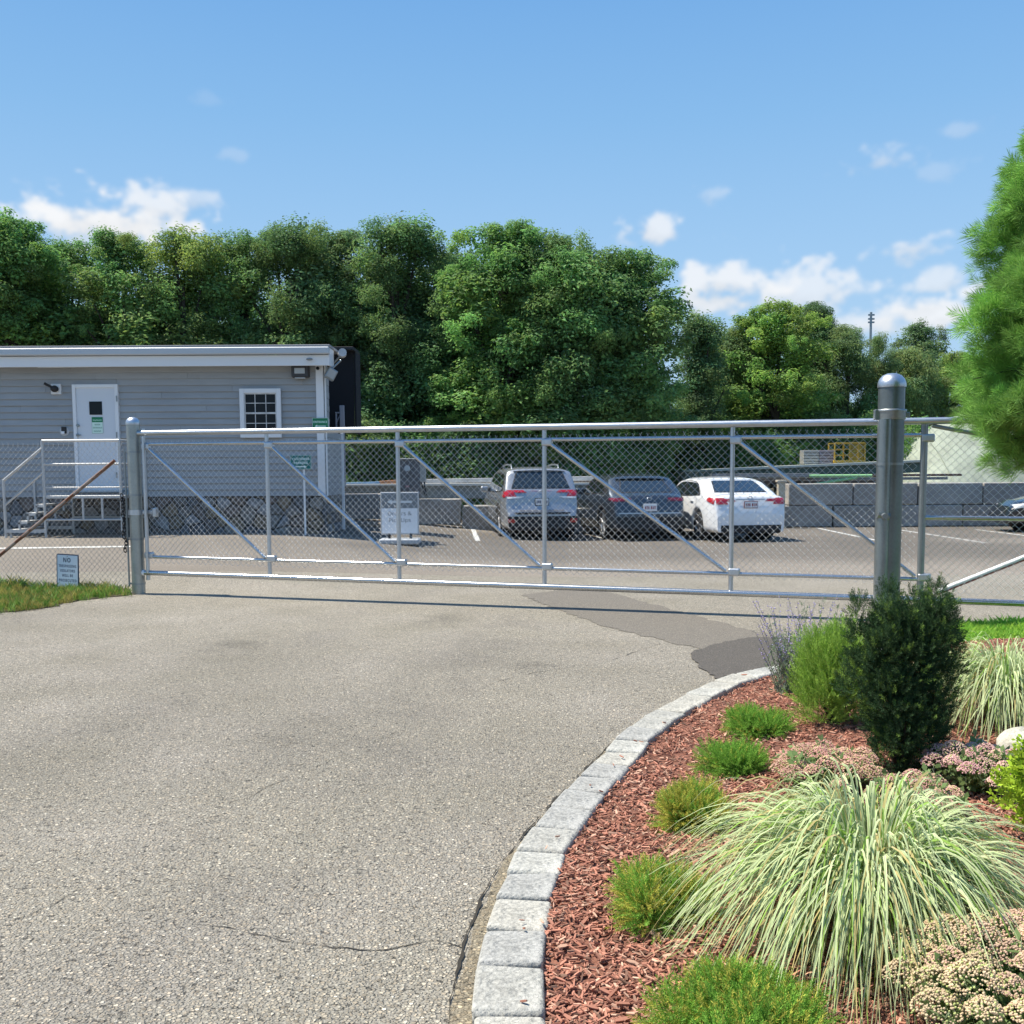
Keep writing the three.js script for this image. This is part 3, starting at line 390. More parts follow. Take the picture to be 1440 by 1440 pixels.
// things fixed to the building
{
  const p0 = bp(424, 523), o = thing('wall_light', 'dark bronze wall-pack light under the eave beside the white corner post', 'wall light', V(p0.x, p0.y - 0.12, -BD));
  part(o, 'housing', [bx(p0.x, p0.y, -BD + 0.09, 0.33, 0.24, 0.17, 0.03)], M({ color: C(0.045, 0.045, 0.05), roughness: 0.5 })); part(o, 'lens', [bx(p0.x, p0.y + 0.005, -BD + 0.18, 0.2, 0.11, 0.03, 0.01)], M({ color: C(0.42, 0.45, 0.47), roughness: 0.25 })); part(o, 'drip_lip', [bx(p0.x, p0.y - 0.13, -BD + 0.12, 0.2, 0.025, 0.1, 0.008)], alum);
  const q = bp(80.5, 547.5), c = thing('security_camera', 'black security camera on a square white box left of the door', 'camera', V(q.x, q.y - 0.1, -BD));
  part(c, 'mounting_box', [bx(q.x, q.y, -BD + 0.04, 0.19, 0.2, 0.07, 0.012)], whiteSmooth); part(c, 'dome', [ball(V(q.x, q.y, -BD + 0.12), 0.075, 1, 0.85, 1)], black); part(c, 'arm', [cyl(V(q.x - 0.03, q.y + 0.02, -BD + 0.12), V(q.x - 0.16, q.y + 0.1, -BD + 0.2), 0.025, 10)], black);
  const k = bp(91.5, 606.5), d = thing('card_reader', 'small white and black card reader on a round plate left of the door', 'card reader', V(k.x, k.y - 0.09, -BD));
  part(d, 'back_plate', [(() => { const g = cyl(V(k.x, k.y, -BD + 0.01), V(k.x, k.y, -BD + 0.035), 0.09, 24); return g; })()], M({ color: C(0.5, 0.52, 0.54), roughness: 0.5 })); part(d, 'reader', [bx(k.x, k.y + 0.02, -BD + 0.05, 0.095, 0.13, 0.03, 0.008)], black); part(d, 'keypad', [bx(k.x - 0.012, k.y - 0.03, -BD + 0.072, 0.06, 0.055, 0.014, 0.004)], whiteSmooth);
  const s = bp(447, 518, 0.06), e = thing('bullet_camera', 'small black lens camera at the top of the white corner post', 'camera', V(s.x, s.y, -BD)); part(e, 'housing', [cyl(V(s.x, s.y, -BD + 0.045), V(s.x, s.y, -BD + 0.1), 0.032, 14)], black); part(e, 'lens', [cyl(V(s.x, s.y, -BD + 0.1), V(s.x, s.y, -BD + 0.115), 0.02, 12)], darkGlass);
  const f = at(464, 522, BD - 0.1), fl = thing('flood_light', 'tilted grey floodlight under the roof corner of the site office', 'floodlight', V(f.x, f.y - 0.2, f.z));
  part(fl, 'bracket', [cyl(V(f.x - 0.06, f.y + 0.12, f.z - 0.1), V(f.x, f.y, f.z), 0.018, 8), cyl(V(f.x + 0.02, f.y + 0.03, f.z), V(f.x + 0.2, f.y + 0.22, f.z - 0.1), 0.02, 8)], galvDark);
  { const g = bx(0, 0, 0, 0.2, 0.22, 0.12, 0.02); g.rotateZ(-0.5); g.rotateY(0.4); g.translate(f.x + 0.02, f.y - 0.06, f.z + 0.04); part(fl, 'head', [g], galvDark); const l = bx(0, 0, 0.07, 0.15, 0.16, 0.01); l.rotateZ(-0.5); l.rotateY(0.4); l.translate(f.x + 0.02, f.y - 0.06, f.z + 0.04); part(fl, 'lens', [l], M({ color: C(0.4, 0.4, 0.38), roughness: 0.3 })); }
  const f2 = at(481, 498, BD + 0.2), f2g = thing('roof_spotlight', 'white spotlight bracketed above the roof corner of the site office', 'spotlight', V(f2.x, f2.y - 0.15, f2.z)); part(f2g, 'arm', [cyl(V(f2.x - 0.25, f2.y - 0.25, f2.z), V(f2.x, f2.y, f2.z), 0.02, 8)], galvDark); part(f2g, 'head', [ball(f2, 0.085, 1, 0.9, 1.2), cyl(f2, V(f2.x + 0.03, f2.y + 0.02, f2.z + 0.13), 0.08, 14)], white);
  const cp = at(435, 505, BD - 0.42), sm = thing('soffit_sensor', 'small grey sensor dome on the white fascia', 'sensor', cp); part(sm, 'dome', [ball(cp, 0.05, 1.3, 0.5, 0.6)], galvDark);
  // signs
  const grn = '#14794f';
  const es = bp(450.5, 595.5, 0.075), en = thing('entrance_sign', 'green ENTRANCE sign with a left arrow on the white corner post', 'sign', V(es.x, es.y - 0.12, es.z));
  part(en, 'panel', [bx(es.x, es.y, es.z, 0.315, 0.22, 0.01, 0.004)], galv); face(en, 'print', V(es.x, es.y, es.z + 0.0075), 0.31, 0.215, plate(310, 215, (x, w, h) => { x.fillStyle = '#cfe5da'; x.fillRect(0, 0, w, h); x.fillStyle = grn; x.fillRect(7, 7, w - 14, h - 14); words(x, 'ENTRANCE', w / 2, 78, 56, '#d6efe2', 'bold', 270); x.fillStyle = '#d6efe2'; arrow(x, 262, 44, 160, 11, 52); }));
  const cs = bp(423.5, 650, 0.5), cu = thing('parking_sign', 'teal CUSTOMER PARKING sign with an arrow on a thin post before the siding', 'sign', V(cs.x, BASE, cs.z));
  part(cu, 'post', [cyl(V(cs.x + 0.05, BASE - 0.05, cs.z), V(cs.x + 0.05, cs.y, cs.z), 0.02, 10)], whiteSmooth); part(cu, 'panel', [bx(cs.x, cs.y, cs.z + 0.026, 0.4, 0.275, 0.012, 0.005)], galv);
  face(cu, 'print', V(cs.x, cs.y, cs.z + 0.0345), 0.395, 0.27, plate(395, 270, (x, w, h) => { x.fillStyle = '#0c6a66'; x.fillRect(0, 0, w, h); x.strokeStyle = '#cfe5e0'; x.lineWidth = 5; x.strokeRect(8, 8, w - 16, h - 16); words(x, 'CUSTOMER', w / 2, 75, 62, '#e2f1ee', 'bold', 340); words(x, 'PARKING', w / 2, 148, 62, '#e2f1ee', 'bold', 310); x.fillStyle = '#e2f1ee'; arrow(x, 90, 305, 220, 10, 46); }));
  const ds = bp(137, 598, 0.06), dn = thing('door_notice', 'green and white notice taped on the door under its small window', 'notice', V(ds.x, ds.y - 0.17, ds.z));
  face(dn, 'print', V(ds.x, ds.y, ds.z), 0.215, 0.315, plate(215, 315, (x, w, h) => { x.fillStyle = '#cfe8dc'; x.fillRect(0, 0, w, h); x.fillStyle = grn; x.fillRect(0, 0, w, 100); x.fillStyle = '#a8d6bd'; for (let i = 0; i < 8; i++) x.fillRect(22 + i * 22, 46 + 3 * (i % 3), 15, 26 - 4 * (i % 2)); x.strokeStyle = '#5d8a78'; x.lineWidth = 4; x.strokeRect(2, 2, w - 4, h - 4); words(x, 'MAIN', w / 2, 145, 40, '#5c8f7a'); words(x, 'ENTRANCE', w / 2, 205, 40, '#5c8f7a', 'bold', 180); x.fillStyle = '#6fa38d'; for (let i = 0; i < 7; i++) x.fillRect(34 + i * 21, 258 + 3 * (i % 2), 15, 22); }));
  // black porch enclosure behind the end wall
  const a = at(463, 600, 22.4), b = at(497, 600, 22.4), top = at(480, 491, 22.4).y, pe = thing('porch_enclosure', 'black-screened porch enclosure behind the end of the site office', 'enclosure', V(b.x, 0.3, -22.4));
  const scr = M({ color: C(0.012, 0.012, 0.014), roughness: 0.9 });
  const lo = at(480, 609, 22.4).y; part(pe, 'screen', [bx((a.x + b.x) / 2 - 0.6, (top + lo) / 2, -22.75, b.x - a.x + 1.15, top - lo, 0.04), bx(b.x, (top + lo) / 2, -23.1, 0.04, top - lo, 0.7)], scr); part(pe, 'roof_beam', [bx((a.x + b.x) / 2 - 0.6, top + 0.02, -22.9, b.x - a.x + 1.25, 0.07, 1.0, 0.01)], black);
  const dp = at(481, 588, 22.38); part(pe, 'post', [bx(dp.x, dp.y - 0.6, -22.4, 0.095, 1.75, 0.09, 0.01)], M({ color: C(0.3, 0.3, 0.33), roughness: 0.6 })); part(pe, 'gate_frame', [bx(dp.x - 0.1, dp.y + 0.12, -22.42, 0.1, 0.03, 0.03), bx(dp.x - 0.13, dp.y - 0.2, -22.42, 0.03, 0.6, 0.03), cyl(V(dp.x - 0.13, dp.y - 0.1, -22.42), V(dp.x - 0.03, dp.y + 0.1, -22.42), 0.015, 6)], M({ color: C(0.3, 0.3, 0.33), roughness: 0.6 }));
}
// metal steps and landing
{
  const d0 = 18.75, d1 = 19.95, pl = at(58, 697, d0), pr = at(172, 697, d0), top = pl.y, feet = gh(pl.x, d0) + 0.0, o = thing('entry_steps', 'galvanised metal landing and steps with handrails at the white door', 'steps', V((pl.x + pr.x) / 2, feet, -d0));
  const rail = at(60, 620, d0).y, T = (a, b, r = 0.024) => cyl(a, b, r, 10);
  const XL = at(62, 690, d0).x, XR = at(170, 690, d0).x, XS = at(4, 690, d0).x;
  part(o, 'landing', [bx((XL + XR) / 2, top - 0.03, -(d0 + d1) / 2, XR - XL + 0.05, 0.05, d1 - d0, 0.006)], alum);
  for (const [X, d, y] of [[XL, d0, rail], [XR, d0, rail], [XL, d1, top], [XR, d1, rail]]) part(o, 'post', [T(V(X, gh(X, d) - 0.02, -d), V(X, y, -d))], alum);
  for (const [y, r] of [[rail, 0.026], [(rail * 1.02 + top) / 2 + 0.05, 0.02], [(rail + top) / 2 - 0.35, 0.012]]) part(o, 'guard_rail', [T(V(XL, y, -d0), V(XR, y, -d0), r), T(V(XR, y, -d0), V(XR, y, -d1), r)], alum);
  const yb = at(100, 731, d0).y; for (const d of [d0, d1]) { part(o, 'lower_beam', [T(V(XL, yb, -d), V(XR, yb, -d), 0.022)], alum); for (const t of [0.5, 0.75]) if (d === d0 || t > 0.6) part(o, 'strut', [T(V(lerp(XL, XR, t), yb, -d), V(lerp(XL, XR, t), top - 0.05, -d), 0.022)], alum); }
  const nS = 4, rise = (top - feet) / (nS + 1), run = (XL - XS - 0.1) / nS;
  for (let k = 0; k < nS; k++) { const x = XL - (nS - k - 0.5) * run - 0.02, y = feet + rise * (k + 1); part(o, 'tread', [bx(x, y - 0.02, -(d0 + d1) / 2, run * 0.98, 0.035, d1 - d0 - 0.1, 0.005)], alum); for (const d of [d0 + 0.03, d1 - 0.03]) part(o, 'riser_frame', [bx(x - run / 2 + 0.02, y - rise / 2, -d, 0.035, rise, 0.035), bx(x, y - 0.045, -d, run, 0.03, 0.035)], alum); }
  for (const d of [d0, d1]) { part(o, 'stringer', [bx((XS + XL) / 2, feet + 0.12, -d, XL - XS, 0.06, 0.04)], alum); part(o, 'stair_post', [T(V(XS + 0.02, feet - 0.02, -d), V(XS + 0.02, at(4, 676, d0).y, -d))], alum); }
  part(o, 'handrail', [T(V(XS + 0.02, at(4, 676, d0).y, -d0), V(XL, at(55, 630, d0).y, -d0))], alum); part(o, 'handrail', [T(V(XS + 0.02, at(5, 711, d0).y, -d0), V(XL, at(58, 664, d0).y, -d0), 0.02)], alum);
}

/* ---------- cantilever gate, posts, fences ---------- */
const GA = V(-4.89, 0, -13.7), GD = V(8.79, 0, 2.9), GL = GD.length(), GU = GD.clone().normalize(), GN = V(-GU.z, 0, GU.x); if (GN.z < 0) GN.negate();
const gp = (t, y, o = 0) => GA.clone().addScaledVector(GD, t).addScaledVector(GN, o).setY(y + lerp(0.02, -0.025, t));
const onGate = (x, y, o = 0) => { const r = rayOf(x, y), p = GA.clone().addScaledVector(GN, o).sub(camera.position), k = p.dot(GN) / r.dot(GN); return r.multiplyScalar(k).add(camera.position); };
function fabric(P0, U, N, len, y0, y1, seed, curl = 0.03) {   // woven chain link: one zigzag wire per half diamond
  const p = 0.041, q = 0.041, ns = Math.floor(len / p), nr = Math.floor((y1 - y0) / q), P = [], I = [], nn = [], r = 0.0027, R = rng(seed);
  for (let k = 0; k < ns; k++) {
    const base = P.length / 3; let cnt = 0;
    for (let m = 0; m <= nr; m++) {
      const right = (m + k) % 2 === 0, s = (k + (right ? 1.03 : -0.03)) * p, sag = 0.006 * Math.sin(s * 3 + seed) * Math.sin(m * 0.2), n = (right ? 0.003 : -0.003) + sag, y = y0 + m * q + 0.004 * Math.sin(s * 1.7 + seed);
      const ring = (ss, nn2, yy) => { for (let a = 0; a < 3; a++) { const c = Math.cos(a * 2.094) * r, d = Math.sin(a * 2.094) * r; const v = P0.clone().addScaledVector(U, ss + c).addScaledVector(N, nn2 + d); P.push(v.x, yy, v.z); } cnt++; };
      ring(s, n, y); if (m === nr) ring(s + (right ? -0.02 : 0.02) * (0.6 + 0.5 * R()), n, y + curl * (0.7 + 0.5 * R()));
    }
    for (let m = 0; m < cnt - 1; m++) for (let a = 0; a < 3; a++) { const A = base + m * 3 + a, B = base + m * 3 + (a + 1) % 3; I.push(A, B, A + 3, A + 3, B, B + 3); }
  }
  const g = new THREE.BufferGeometry(); g.setAttribute('position', new THREE.Float32BufferAttribute(P, 3)); g.setIndex(I); g.computeVertexNormals(); return g;
}
{
  const o = thing('sliding_gate', 'long galvanised cantilever chain-link gate closed across the driveway', 'gate', gp(0, 0)), END = 1.95;
  const ts = [0, 0.202, 0.3987, 0.5997, 0.832, 1.043, END], TOP = 2.13, UP2 = 1.985, LO = 0.485, BOT = 0.27;
  part(o, 'top_rail', [cyl(gp(-0.012, TOP, 0.02), gp(END, TOP, 0.02), 0.036, 16)], galv); part(o, 'bottom_rail', [cyl(gp(-0.005, BOT, 0.02), gp(END, BOT, 0.02), 0.033, 16)], galvRail);
  part(o, 'rail_cap', [ball(gp(-0.013, TOP, 0.02), 0.043)], whiteSmooth); part(o, 'rail_cap', [ball(gp(-0.006, BOT, 0.02), 0.041)], whiteSmooth);
  part(o, 'upper_rail', [cyl(gp(0.004, UP2), gp(1.043, UP2), 0.022, 12)], galvRail); part(o, 'lower_rail', [cyl(gp(0.004, LO), gp(1.043, LO), 0.022, 12)], galvRail);
  part(o, 'middle_rail', [cyl(gp(1.043, 1.13), gp(END, 1.13), 0.024, 12)], galvRail);
  ts.forEach((t, i) => part(o, 'upright', [cyl(gp(t, i ? BOT : 0.17), gp(t, i ? TOP : TOP + 0.06), i === 5 ? 0.036 : 0.026, 12)], i === 5 ? galvDark : galv));
  part(o, 'upright', [cyl(gp(0.0035, BOT, 0.05), gp(0.0035, TOP - 0.05, 0.05), 0.02, 10)], galv);
  for (let i = 0; i < 6; i++) { const a = ts[i], b = ts[i + 1]; part(o, 'brace', [cyl(gp(a + 0.008, i < 5 ? UP2 - 0.05 : TOP - 0.05, 0.012), gp(b - 0.006, i < 5 ? LO + 0.03 : BOT + 0.05, 0.012), 0.022, 12)], i > 4 ? galvDark : galvRail); }
  ts.slice(0, 6).forEach((t) => { for (const y of [UP2, LO]) part(o, 'rail_bracket', [(() => { const g = bx(0, 0, 0, 0.13, 0.085, 0.07, 0.02); g.rotateY(-Math.atan2(GU.z, GU.x)); const p = gp(t + 0.004, y - (y > 1 ? 0.03 : -0.02), 0.005); g.translate(p.x, p.y, p.z); return g; })()], galv); });
  part(o, 'chain_link_fabric', [fabric(gp(0.004, 0, -0.012), GU, GN, GL * 1.036, 0.41, 2.02, 1)], wire, { kind: 'stuff' });
  part(o, 'chain_link_fabric', [fabric(gp(1.045, 0, -0.012), GU, GN, GL * 0.9, 0.3, 2.06, 2)], wire, { kind: 'stuff' });
}
function steelPost(name, label, b, r, h, mat, bands) {
  const o = thing(name, label, 'post', b); part(o, 'pipe', [cyl(V(b.x, b.y - 0.05, b.z), V(b.x, b.y + h, b.z), r, 28)], mat);
  part(o, 'dome_cap', [lathe(V(b.x, b.y + h, b.z), [[r * 1.06, -0.02], [r * 1.08, 0.0], [r * 1.06, r * 0.22], [r * 0.93, r * 0.52], [r * 0.7, r * 0.78], [r * 0.35, r * 0.93], [0.0001, r * 0.97]], 28)], galv);
  for (const y of bands) part(o, 'band', [(() => { const g = new THREE.CylinderGeometry(r + 0.006, r + 0.006, 0.025, 28, 1, true); g.translate(b.x, b.y + y, b.z); return g; })(), bx(b.x - r - 0.02, b.y + y, b.z + 0.01, 0.05, 0.025, 0.012), cyl(V(b.x - r - 0.025, b.y + y, b.z - 0.01), V(b.x - r - 0.025, b.y + y, b.z + 0.04), 0.007, 6)], galvDark);
  return o;
}
{
  const lp = gnd(195.5, 835), L = steelPost('gate_post', 'galvanised steel latch post with a domed cap at the free end of the gate', lp, 0.086, 2.28, postMid, [0.14, 0.74, 1.33, 1.9]);
  part(L, 'latch_receiver', [(() => { const g = new THREE.CylinderGeometry(0.1, 0.1, 0.07, 24, 1, true); g.translate(lp.x, 1.1, lp.z); return g; })(), bx(lp.x + 0.17, 1.1, lp.z, 0.2, 0.05, 0.05, 0.01), bx(lp.x + 0.26, 1.1, lp.z, 0.05, 0.12, 0.12, 0.012)], galv);
  part(L, 'tension_bar', [cyl(V(lp.x - 0.125, 0.1, lp.z), V(lp.x - 0.125, 1.95, lp.z), 0.012, 8)], galvDark);
  const rp = at(1247.5, 800, 10.35).setY(0), r = 0.128, B = steelPost('gate_post', 'stout dark grey steel roller post with a domed cap behind the yew', rp, r, 2.44, postDark, [1.66]);
  part(B, 'collar', [lathe(V(rp.x, 2.1, rp.z), [[r, 0], [r + 0.012, 0.005], [r + 0.012, 0.075], [r + 0.02, 0.08], [r + 0.02, 0.1], [r, 0.105]], 28), bx(rp.x - r - 0.02, 2.15, rp.z + 0.02, 0.06, 0.1, 0.05, 0.006), bx(rp.x + r + 0.02, 2.15, rp.z + 0.02, 0.05, 0.05, 0.05, 0.006)], galvDark);
  const sp = V(rp.x - 0.085, 0, rp.z + 0.075); part(B, 'guard_pipe', [cyl(V(sp.x, -0.05, sp.z), V(sp.x, 2.1, sp.z), 0.068, 20)], M({ color: C(0.3, 0.335, 0.34), map: galvMap, roughnessMap: galvRough, roughness: 0.55, metalness: 0.8 }));
  for (const y of [0.5, 1.66]) part(B, 'guard_band', [(() => { const g = new THREE.CylinderGeometry(0.074, 0.074, 0.03, 20, 1, true); g.translate(sp.x, y, sp.z); return g; })()], galvDark);
  part(B, 'bolt', [cyl(V(sp.x - 0.01, 1.14, sp.z + 0.05), V(sp.x - 0.01, 1.14, sp.z + 0.11), 0.034, 6), cyl(V(sp.x - 0.06, 1.16, sp.z + 0.02), V(sp.x + 0.05, 1.13, sp.z + 0.03), 0.045, 10)], galvDark);
  // fence left of the gate
  const fU = V(-0.965, 0, -0.262).normalize(), fN = V(0.262, 0, -0.965).negate(), f0 = V(lp.x - 0.13, 0, lp.z), fence = thing('chain_link_fence', 'weathered chain-link fence panel left of the gate with a rusty brace', 'fence', f0);
  part(fence, 'chain_link_fabric', [fabric(f0, fU, fN, 4.6, 0.03, 2.0, 3, 0.05)], M({ color: C(0.5, 0.5, 0.49), roughness: 0.5, metalness: 0.7 }), { kind: 'stuff' });
  const onF = (x, y, o = 0) => { const r2 = rayOf(x, y), k = f0.clone().addScaledVector(fN, o).sub(camera.position).dot(fN) / r2.dot(fN); return r2.multiplyScalar(k).add(camera.position); };
  part(fence, 'brace_pole', [cyl(onF(161, 648, 0.04), onF(-60, 830, 0.04), 0.024, 12)], rust, { label: 'rusty diagonal brace pole' });
  const e = f0.clone().addScaledVector(fU, 4.5); part(fence, 'line_post', [cyl(V(e.x, -0.05, e.z), V(e.x, 2.1, e.z), 0.03, 12)], galvDark);
  const sc = onF(95.5, 803, 0.03), sg = thing('warning_sign', 'white NO TRESPASSING sign hung low on the chain-link fence', 'sign', V(sc.x, sc.y - 0.24, sc.z)), ang = Math.atan2(fN.x, fN.z);
  const sh = new THREE.Shape(), w = 0.178, h = 0.232, rr = 0.03; sh.moveTo(-w + rr, -h); sh.lineTo(w - rr, -h); sh.quadraticCurveTo(w, -h, w, -h + rr); sh.lineTo(w, h - rr); sh.quadraticCurveTo(w, h, w - rr, h); sh.lineTo(-w + rr, h); sh.quadraticCurveTo(-w, h, -w, h - rr); sh.lineTo(-w, -h + rr); sh.quadraticCurveTo(-w, -h, -w + rr, -h);
  const put = (g) => { g.rotateZ(-0.035); g.rotateY(ang); g.translate(sc.x, sc.y, sc.z); return g; };
  part(sg, 'panel', [put(new THREE.ExtrudeGeometry(sh, { depth: 0.004, bevelEnabled: false }))], M({ color: C(0.03, 0.05, 0.1), roughness: 0.5 }));
  const pg = new THREE.PlaneGeometry(0.325, 0.435); pg.translate(0, 0, 0.0075); part(sg, 'print', put(pg), plate(325, 435, (x, W2, H2) => { x.fillStyle = '#dfe4ea'; x.fillRect(0, 0, W2, H2); const c = '#1b2a4a'; words(x, 'NO', W2 / 2 - 10, 68, 84, c); words(x, 'TRESPASSING', W2 / 2, 150, 50, c, 'bold', 285); words(x, 'VIOLATORS', W2 / 2, 215, 50, c, 'bold', 240); words(x, 'WILL BE', W2 / 2, 280, 50, c, 'bold', 180); words(x, 'PROSECUTED', W2 / 2, 347, 52, c, 'bold', 290); }), { keepUV: true });
  for (const y of [-0.2, 0.2]) { const g = cyl(V(0, y, -0.02), V(0, y, 0.012), 0.008, 8); part(sg, 'bolt', [put(g)], galvDark); }
  // black chain on the post
  const c0 = V(lp.x - 0.15, 1.32, lp.z + 0.06), ch = thing('security_chain', 'black chain hanging beside the latch post', 'chain', V(c0.x, 0.55, c0.z)), R = rng(3);
  for (let i = 0; i < 17; i++) { const g = new THREE.TorusGeometry(0.026, 0.008, 6, 12); g.scale(0.75, 1.25, 1); if (i % 2) g.rotateY(1.4); g.rotateZ((R() - 0.5) * 0.7); g.translate(c0.x + (R() - 0.5) * 0.025 + (i > 12 ? 0.02 : 0), c0.y - i * 0.045, c0.z + 0.012 * (i % 2)); part(ch, 'chain_link', [g], black); }
  // pole leaning in the fence right of the roller post
  const a = onGate(1318, 832, -0.25), b2 = onGate(1500, 760, -0.25), pole = thing('brace_pole', 'white pole with a red underside slanting behind the gate tail', 'pole', V(a.x, a.y, a.z)); part(pole, 'pole', [cyl(a, b2, 0.026, 12)], whiteSmooth); part(pole, 'red_strip', [cyl(a.clone().add(V(0.004, -0.022, 0.012)), b2.clone().add(V(0.004, -0.022, 0.012)), 0.012, 8)], M({ color: C(0.25, 0.07, 0.06), roughness: 0.7 }));
}
/* ---------- cars ---------- */
const lerpTab = (tab, x) => { if (x <= tab[0][0]) return tab[0][1]; for (let i = 1; i < tab.length; i++) if (x <= tab[i][0]) return lerp(tab[i - 1][1], tab[i][1], (x - tab[i - 1][0]) / (tab[i][0] - tab[i - 1][0])); return tab[tab.length - 1][1]; };
function buildCar(s, label, group, rearPos, heading) {
  // own axes: x from the rear bumper forwards, y up, z to the car's right
  const o = new THREE.Group(); o.name = numbered(s.name); o.userData = { label, category: 'car' }; if (group) o.userData.group = group; scene.add(o);
  o.position.copy(rearPos); o.rotation.y = heading;
  const { L, hw, top, belt, tumble, wr, xr, xf } = s, sill = s.sill ?? 0.26, NN = 3.2;
  const yt = (x) => lerpTab(top, x), rr = (x) => Math.min(0.17, (yt(x) - 0.3) * 0.4);
  const plan = (x) => 1 - 0.13 * Math.pow(clamp(1 - x / 0.55, 0, 1), 2.2) - 0.24 * Math.pow(clamp(1 - (L - x) / 0.95, 0, 1), 2.2);
  const arch = wr + 0.065, yb = (x) => { for (const c of [xr, xf]) { const e = Math.abs(x - c); if (e < arch) return Math.max(sill, wr + Math.sqrt(arch * arch - e * e)); } return sill; };
  const side = (x, y) => { const m = (y - 0.62) / 0.5; return hw * plan(x) * (y < belt ? 1 - 0.045 * m * m : (1 - 0.045 * Math.pow((belt - 0.62) / 0.5, 2))) - (y > belt ? (y - belt) * tumble : 0); };
  const half = (x, y) => { const r = rr(x), ys = yt(x) - r, w = side(x, Math.min(y, ys)); return y <= ys ? w : w * Math.pow(Math.max(0, 1 - Math.pow(clamp((y - ys) / r, 0, 1), NN)), 1 / NN); };
  const xs = new Set(); for (let x = 0; x <= L + 1e-6; x += 0.09) xs.add(+x.toFixed(3)); for (const [x] of top) xs.add(x); for (const c of [xr, xf]) for (let k = -14; k <= 14; k++) xs.add(+(c + arch * Math.sin(k / 14 * Math.PI / 2)).toFixed(3)); for (let k = 0; k < 9; k++) xs.add(+(0.012 * k * k).toFixed(3)); for (let k = 1; k < 6; k++) xs.add(+(L - 0.012 * k * k).toFixed(3));
  const X = [...xs].filter((x) => x >= 0 && x <= L).sort((a, b) => a - b), nS = 10, nT = 9, ring = (x) => {
    const b = yb(x), t = yt(x), r = rr(x), ys = Math.max(t - r, b + 0.02), pts = [[0, b]];
    for (let k = 0; k <= nS; k++) { const y = lerp(b, ys, k / nS); pts.push([side(x, y) * (k === 0 ? 0.96 : 1), y]); }
    const w = side(x, ys); for (let k = 1; k <= nT; k++) { const a = k / nT * Math.PI / 2; pts.push([w * Math.pow(Math.cos(a), 2 / NN) * (k === nT ? 0 : 1), ys + (t - ys) * Math.pow(Math.sin(a), 2 / NN)]); }
    return pts;
  };
  const P = [], I = [], rings = X.map(ring), n = rings[0].length;
  for (const sg of [1, -1]) { const base = P.length / 3; rings.forEach((q, i) => q.forEach(([z, y]) => P.push(X[i], y, z * sg))); for (let i = 0; i < X.length - 1; i++) for (let k = 0; k < n - 1; k++) { const a = base + i * n + k, b = a + n; if (sg > 0) I.push(a, b, a + 1, a + 1, b, b + 1); else I.push(a, a + 1, b, b, a + 1, b + 1); } for (const [i, f] of [[0, sg], [X.length - 1, -sg]]) for (let k = 1; k < n - 1; k++) { const a = base + i * n; if (f > 0) I.push(a, a + k, a + k + 1); else I.push(a, a + k + 1, a + k); } }
  let bg = new THREE.BufferGeometry(); bg.setAttribute('position', new THREE.Float32BufferAttribute(P, 3)); bg.setIndex(I); bg.computeVertexNormals();
  { const p = bg.attributes.position, nm = bg.attributes.normal; for (let i = 0; i < p.count; i++) if (Math.abs(p.getZ(i)) < 1e-6 && p.getY(i) > 0.4) { const v = V(nm.getX(i), nm.getY(i), 0).normalize(); nm.setXYZ(i, v.x, v.y, 0); } }
  const add = (name, g, m, par = o, opt = {}) => { const q = new THREE.Mesh(boxUV(join(g)), m); q.name = name; q.castShadow = q.receiveShadow = true; Object.assign(q.userData, opt); par.add(q); return q; };
  const body = add('body', bg, s.paint);
  const rearX = (z, y) => { let a = 0, b = s.roofX; const f = (x) => { const r = rr(x), ys = yt(x) - r, w = side(x, ys), k = Math.min(0.999, Math.abs(z) / w); return ys + r * Math.pow(1 - Math.pow(k, NN), 1 / NN) - y; }; if (f(0) >= 0) return 0; for (let i = 0; i < 26; i++) { const m = (a + b) / 2; if (f(m) < 0) a = m; else b = m; } return (a + b) / 2; };
  const frontX = (z, y) => { let a = s.roofX, b = L; const f = (x) => { const r = rr(x), ys = yt(x) - r, w = side(x, ys), k = Math.min(0.999, Math.abs(z) / w); return ys + r * Math.pow(1 - Math.pow(k, NN), 1 / NN) - y; }; for (let i = 0; i < 26; i++) { const m = (a + b) / 2; if (f(m) > 0) a = m; else b = m; } return (a + b) / 2; };
  const sheet = (nu, nv, f) => { const g = grid(nu, nv, f), p = g.attributes.position, c = V(), nn = V(g.attributes.normal.getX(nu + 2), g.attributes.normal.getY(nu + 2), g.attributes.normal.getZ(nu + 2)); c.set(p.getX(nu + 2) - L / 2, p.getY(nu + 2) - 0.7, p.getZ(nu + 2)); if (nn.dot(c) < 0) { const ix = g.index.array; for (let i = 0; i < ix.length; i += 3) { const t = ix[i]; ix[i] = ix[i + 1]; ix[i + 1] = t; } g.computeVertexNormals(); } return g; };
  const rear = (rows, lift = 0.012) => sheet(12, 8, (u, v) => { const y = lerp(rows[0][0], rows[1][0], v), z = lerp(lerp(rows[0][1], rows[1][1], v), lerp(rows[0][2], rows[1][2], v), u); return V(rearX(z, y) - lift, y, z); });
  const flank = (sg, cols, lift = 0.008) => sheet(12, 6, (u, v) => { const k = u * (cols.length - 1), i = Math.min(Math.floor(k), cols.length - 2), t = k - i, x = lerp(cols[i][0], cols[i + 1][0], t), y = lerp(lerp(cols[i][1], cols[i + 1][1], t), lerp(cols[i][2], cols[i + 1][2], t), v); return V(x, y, sg * (half(x, y) + lift)); });
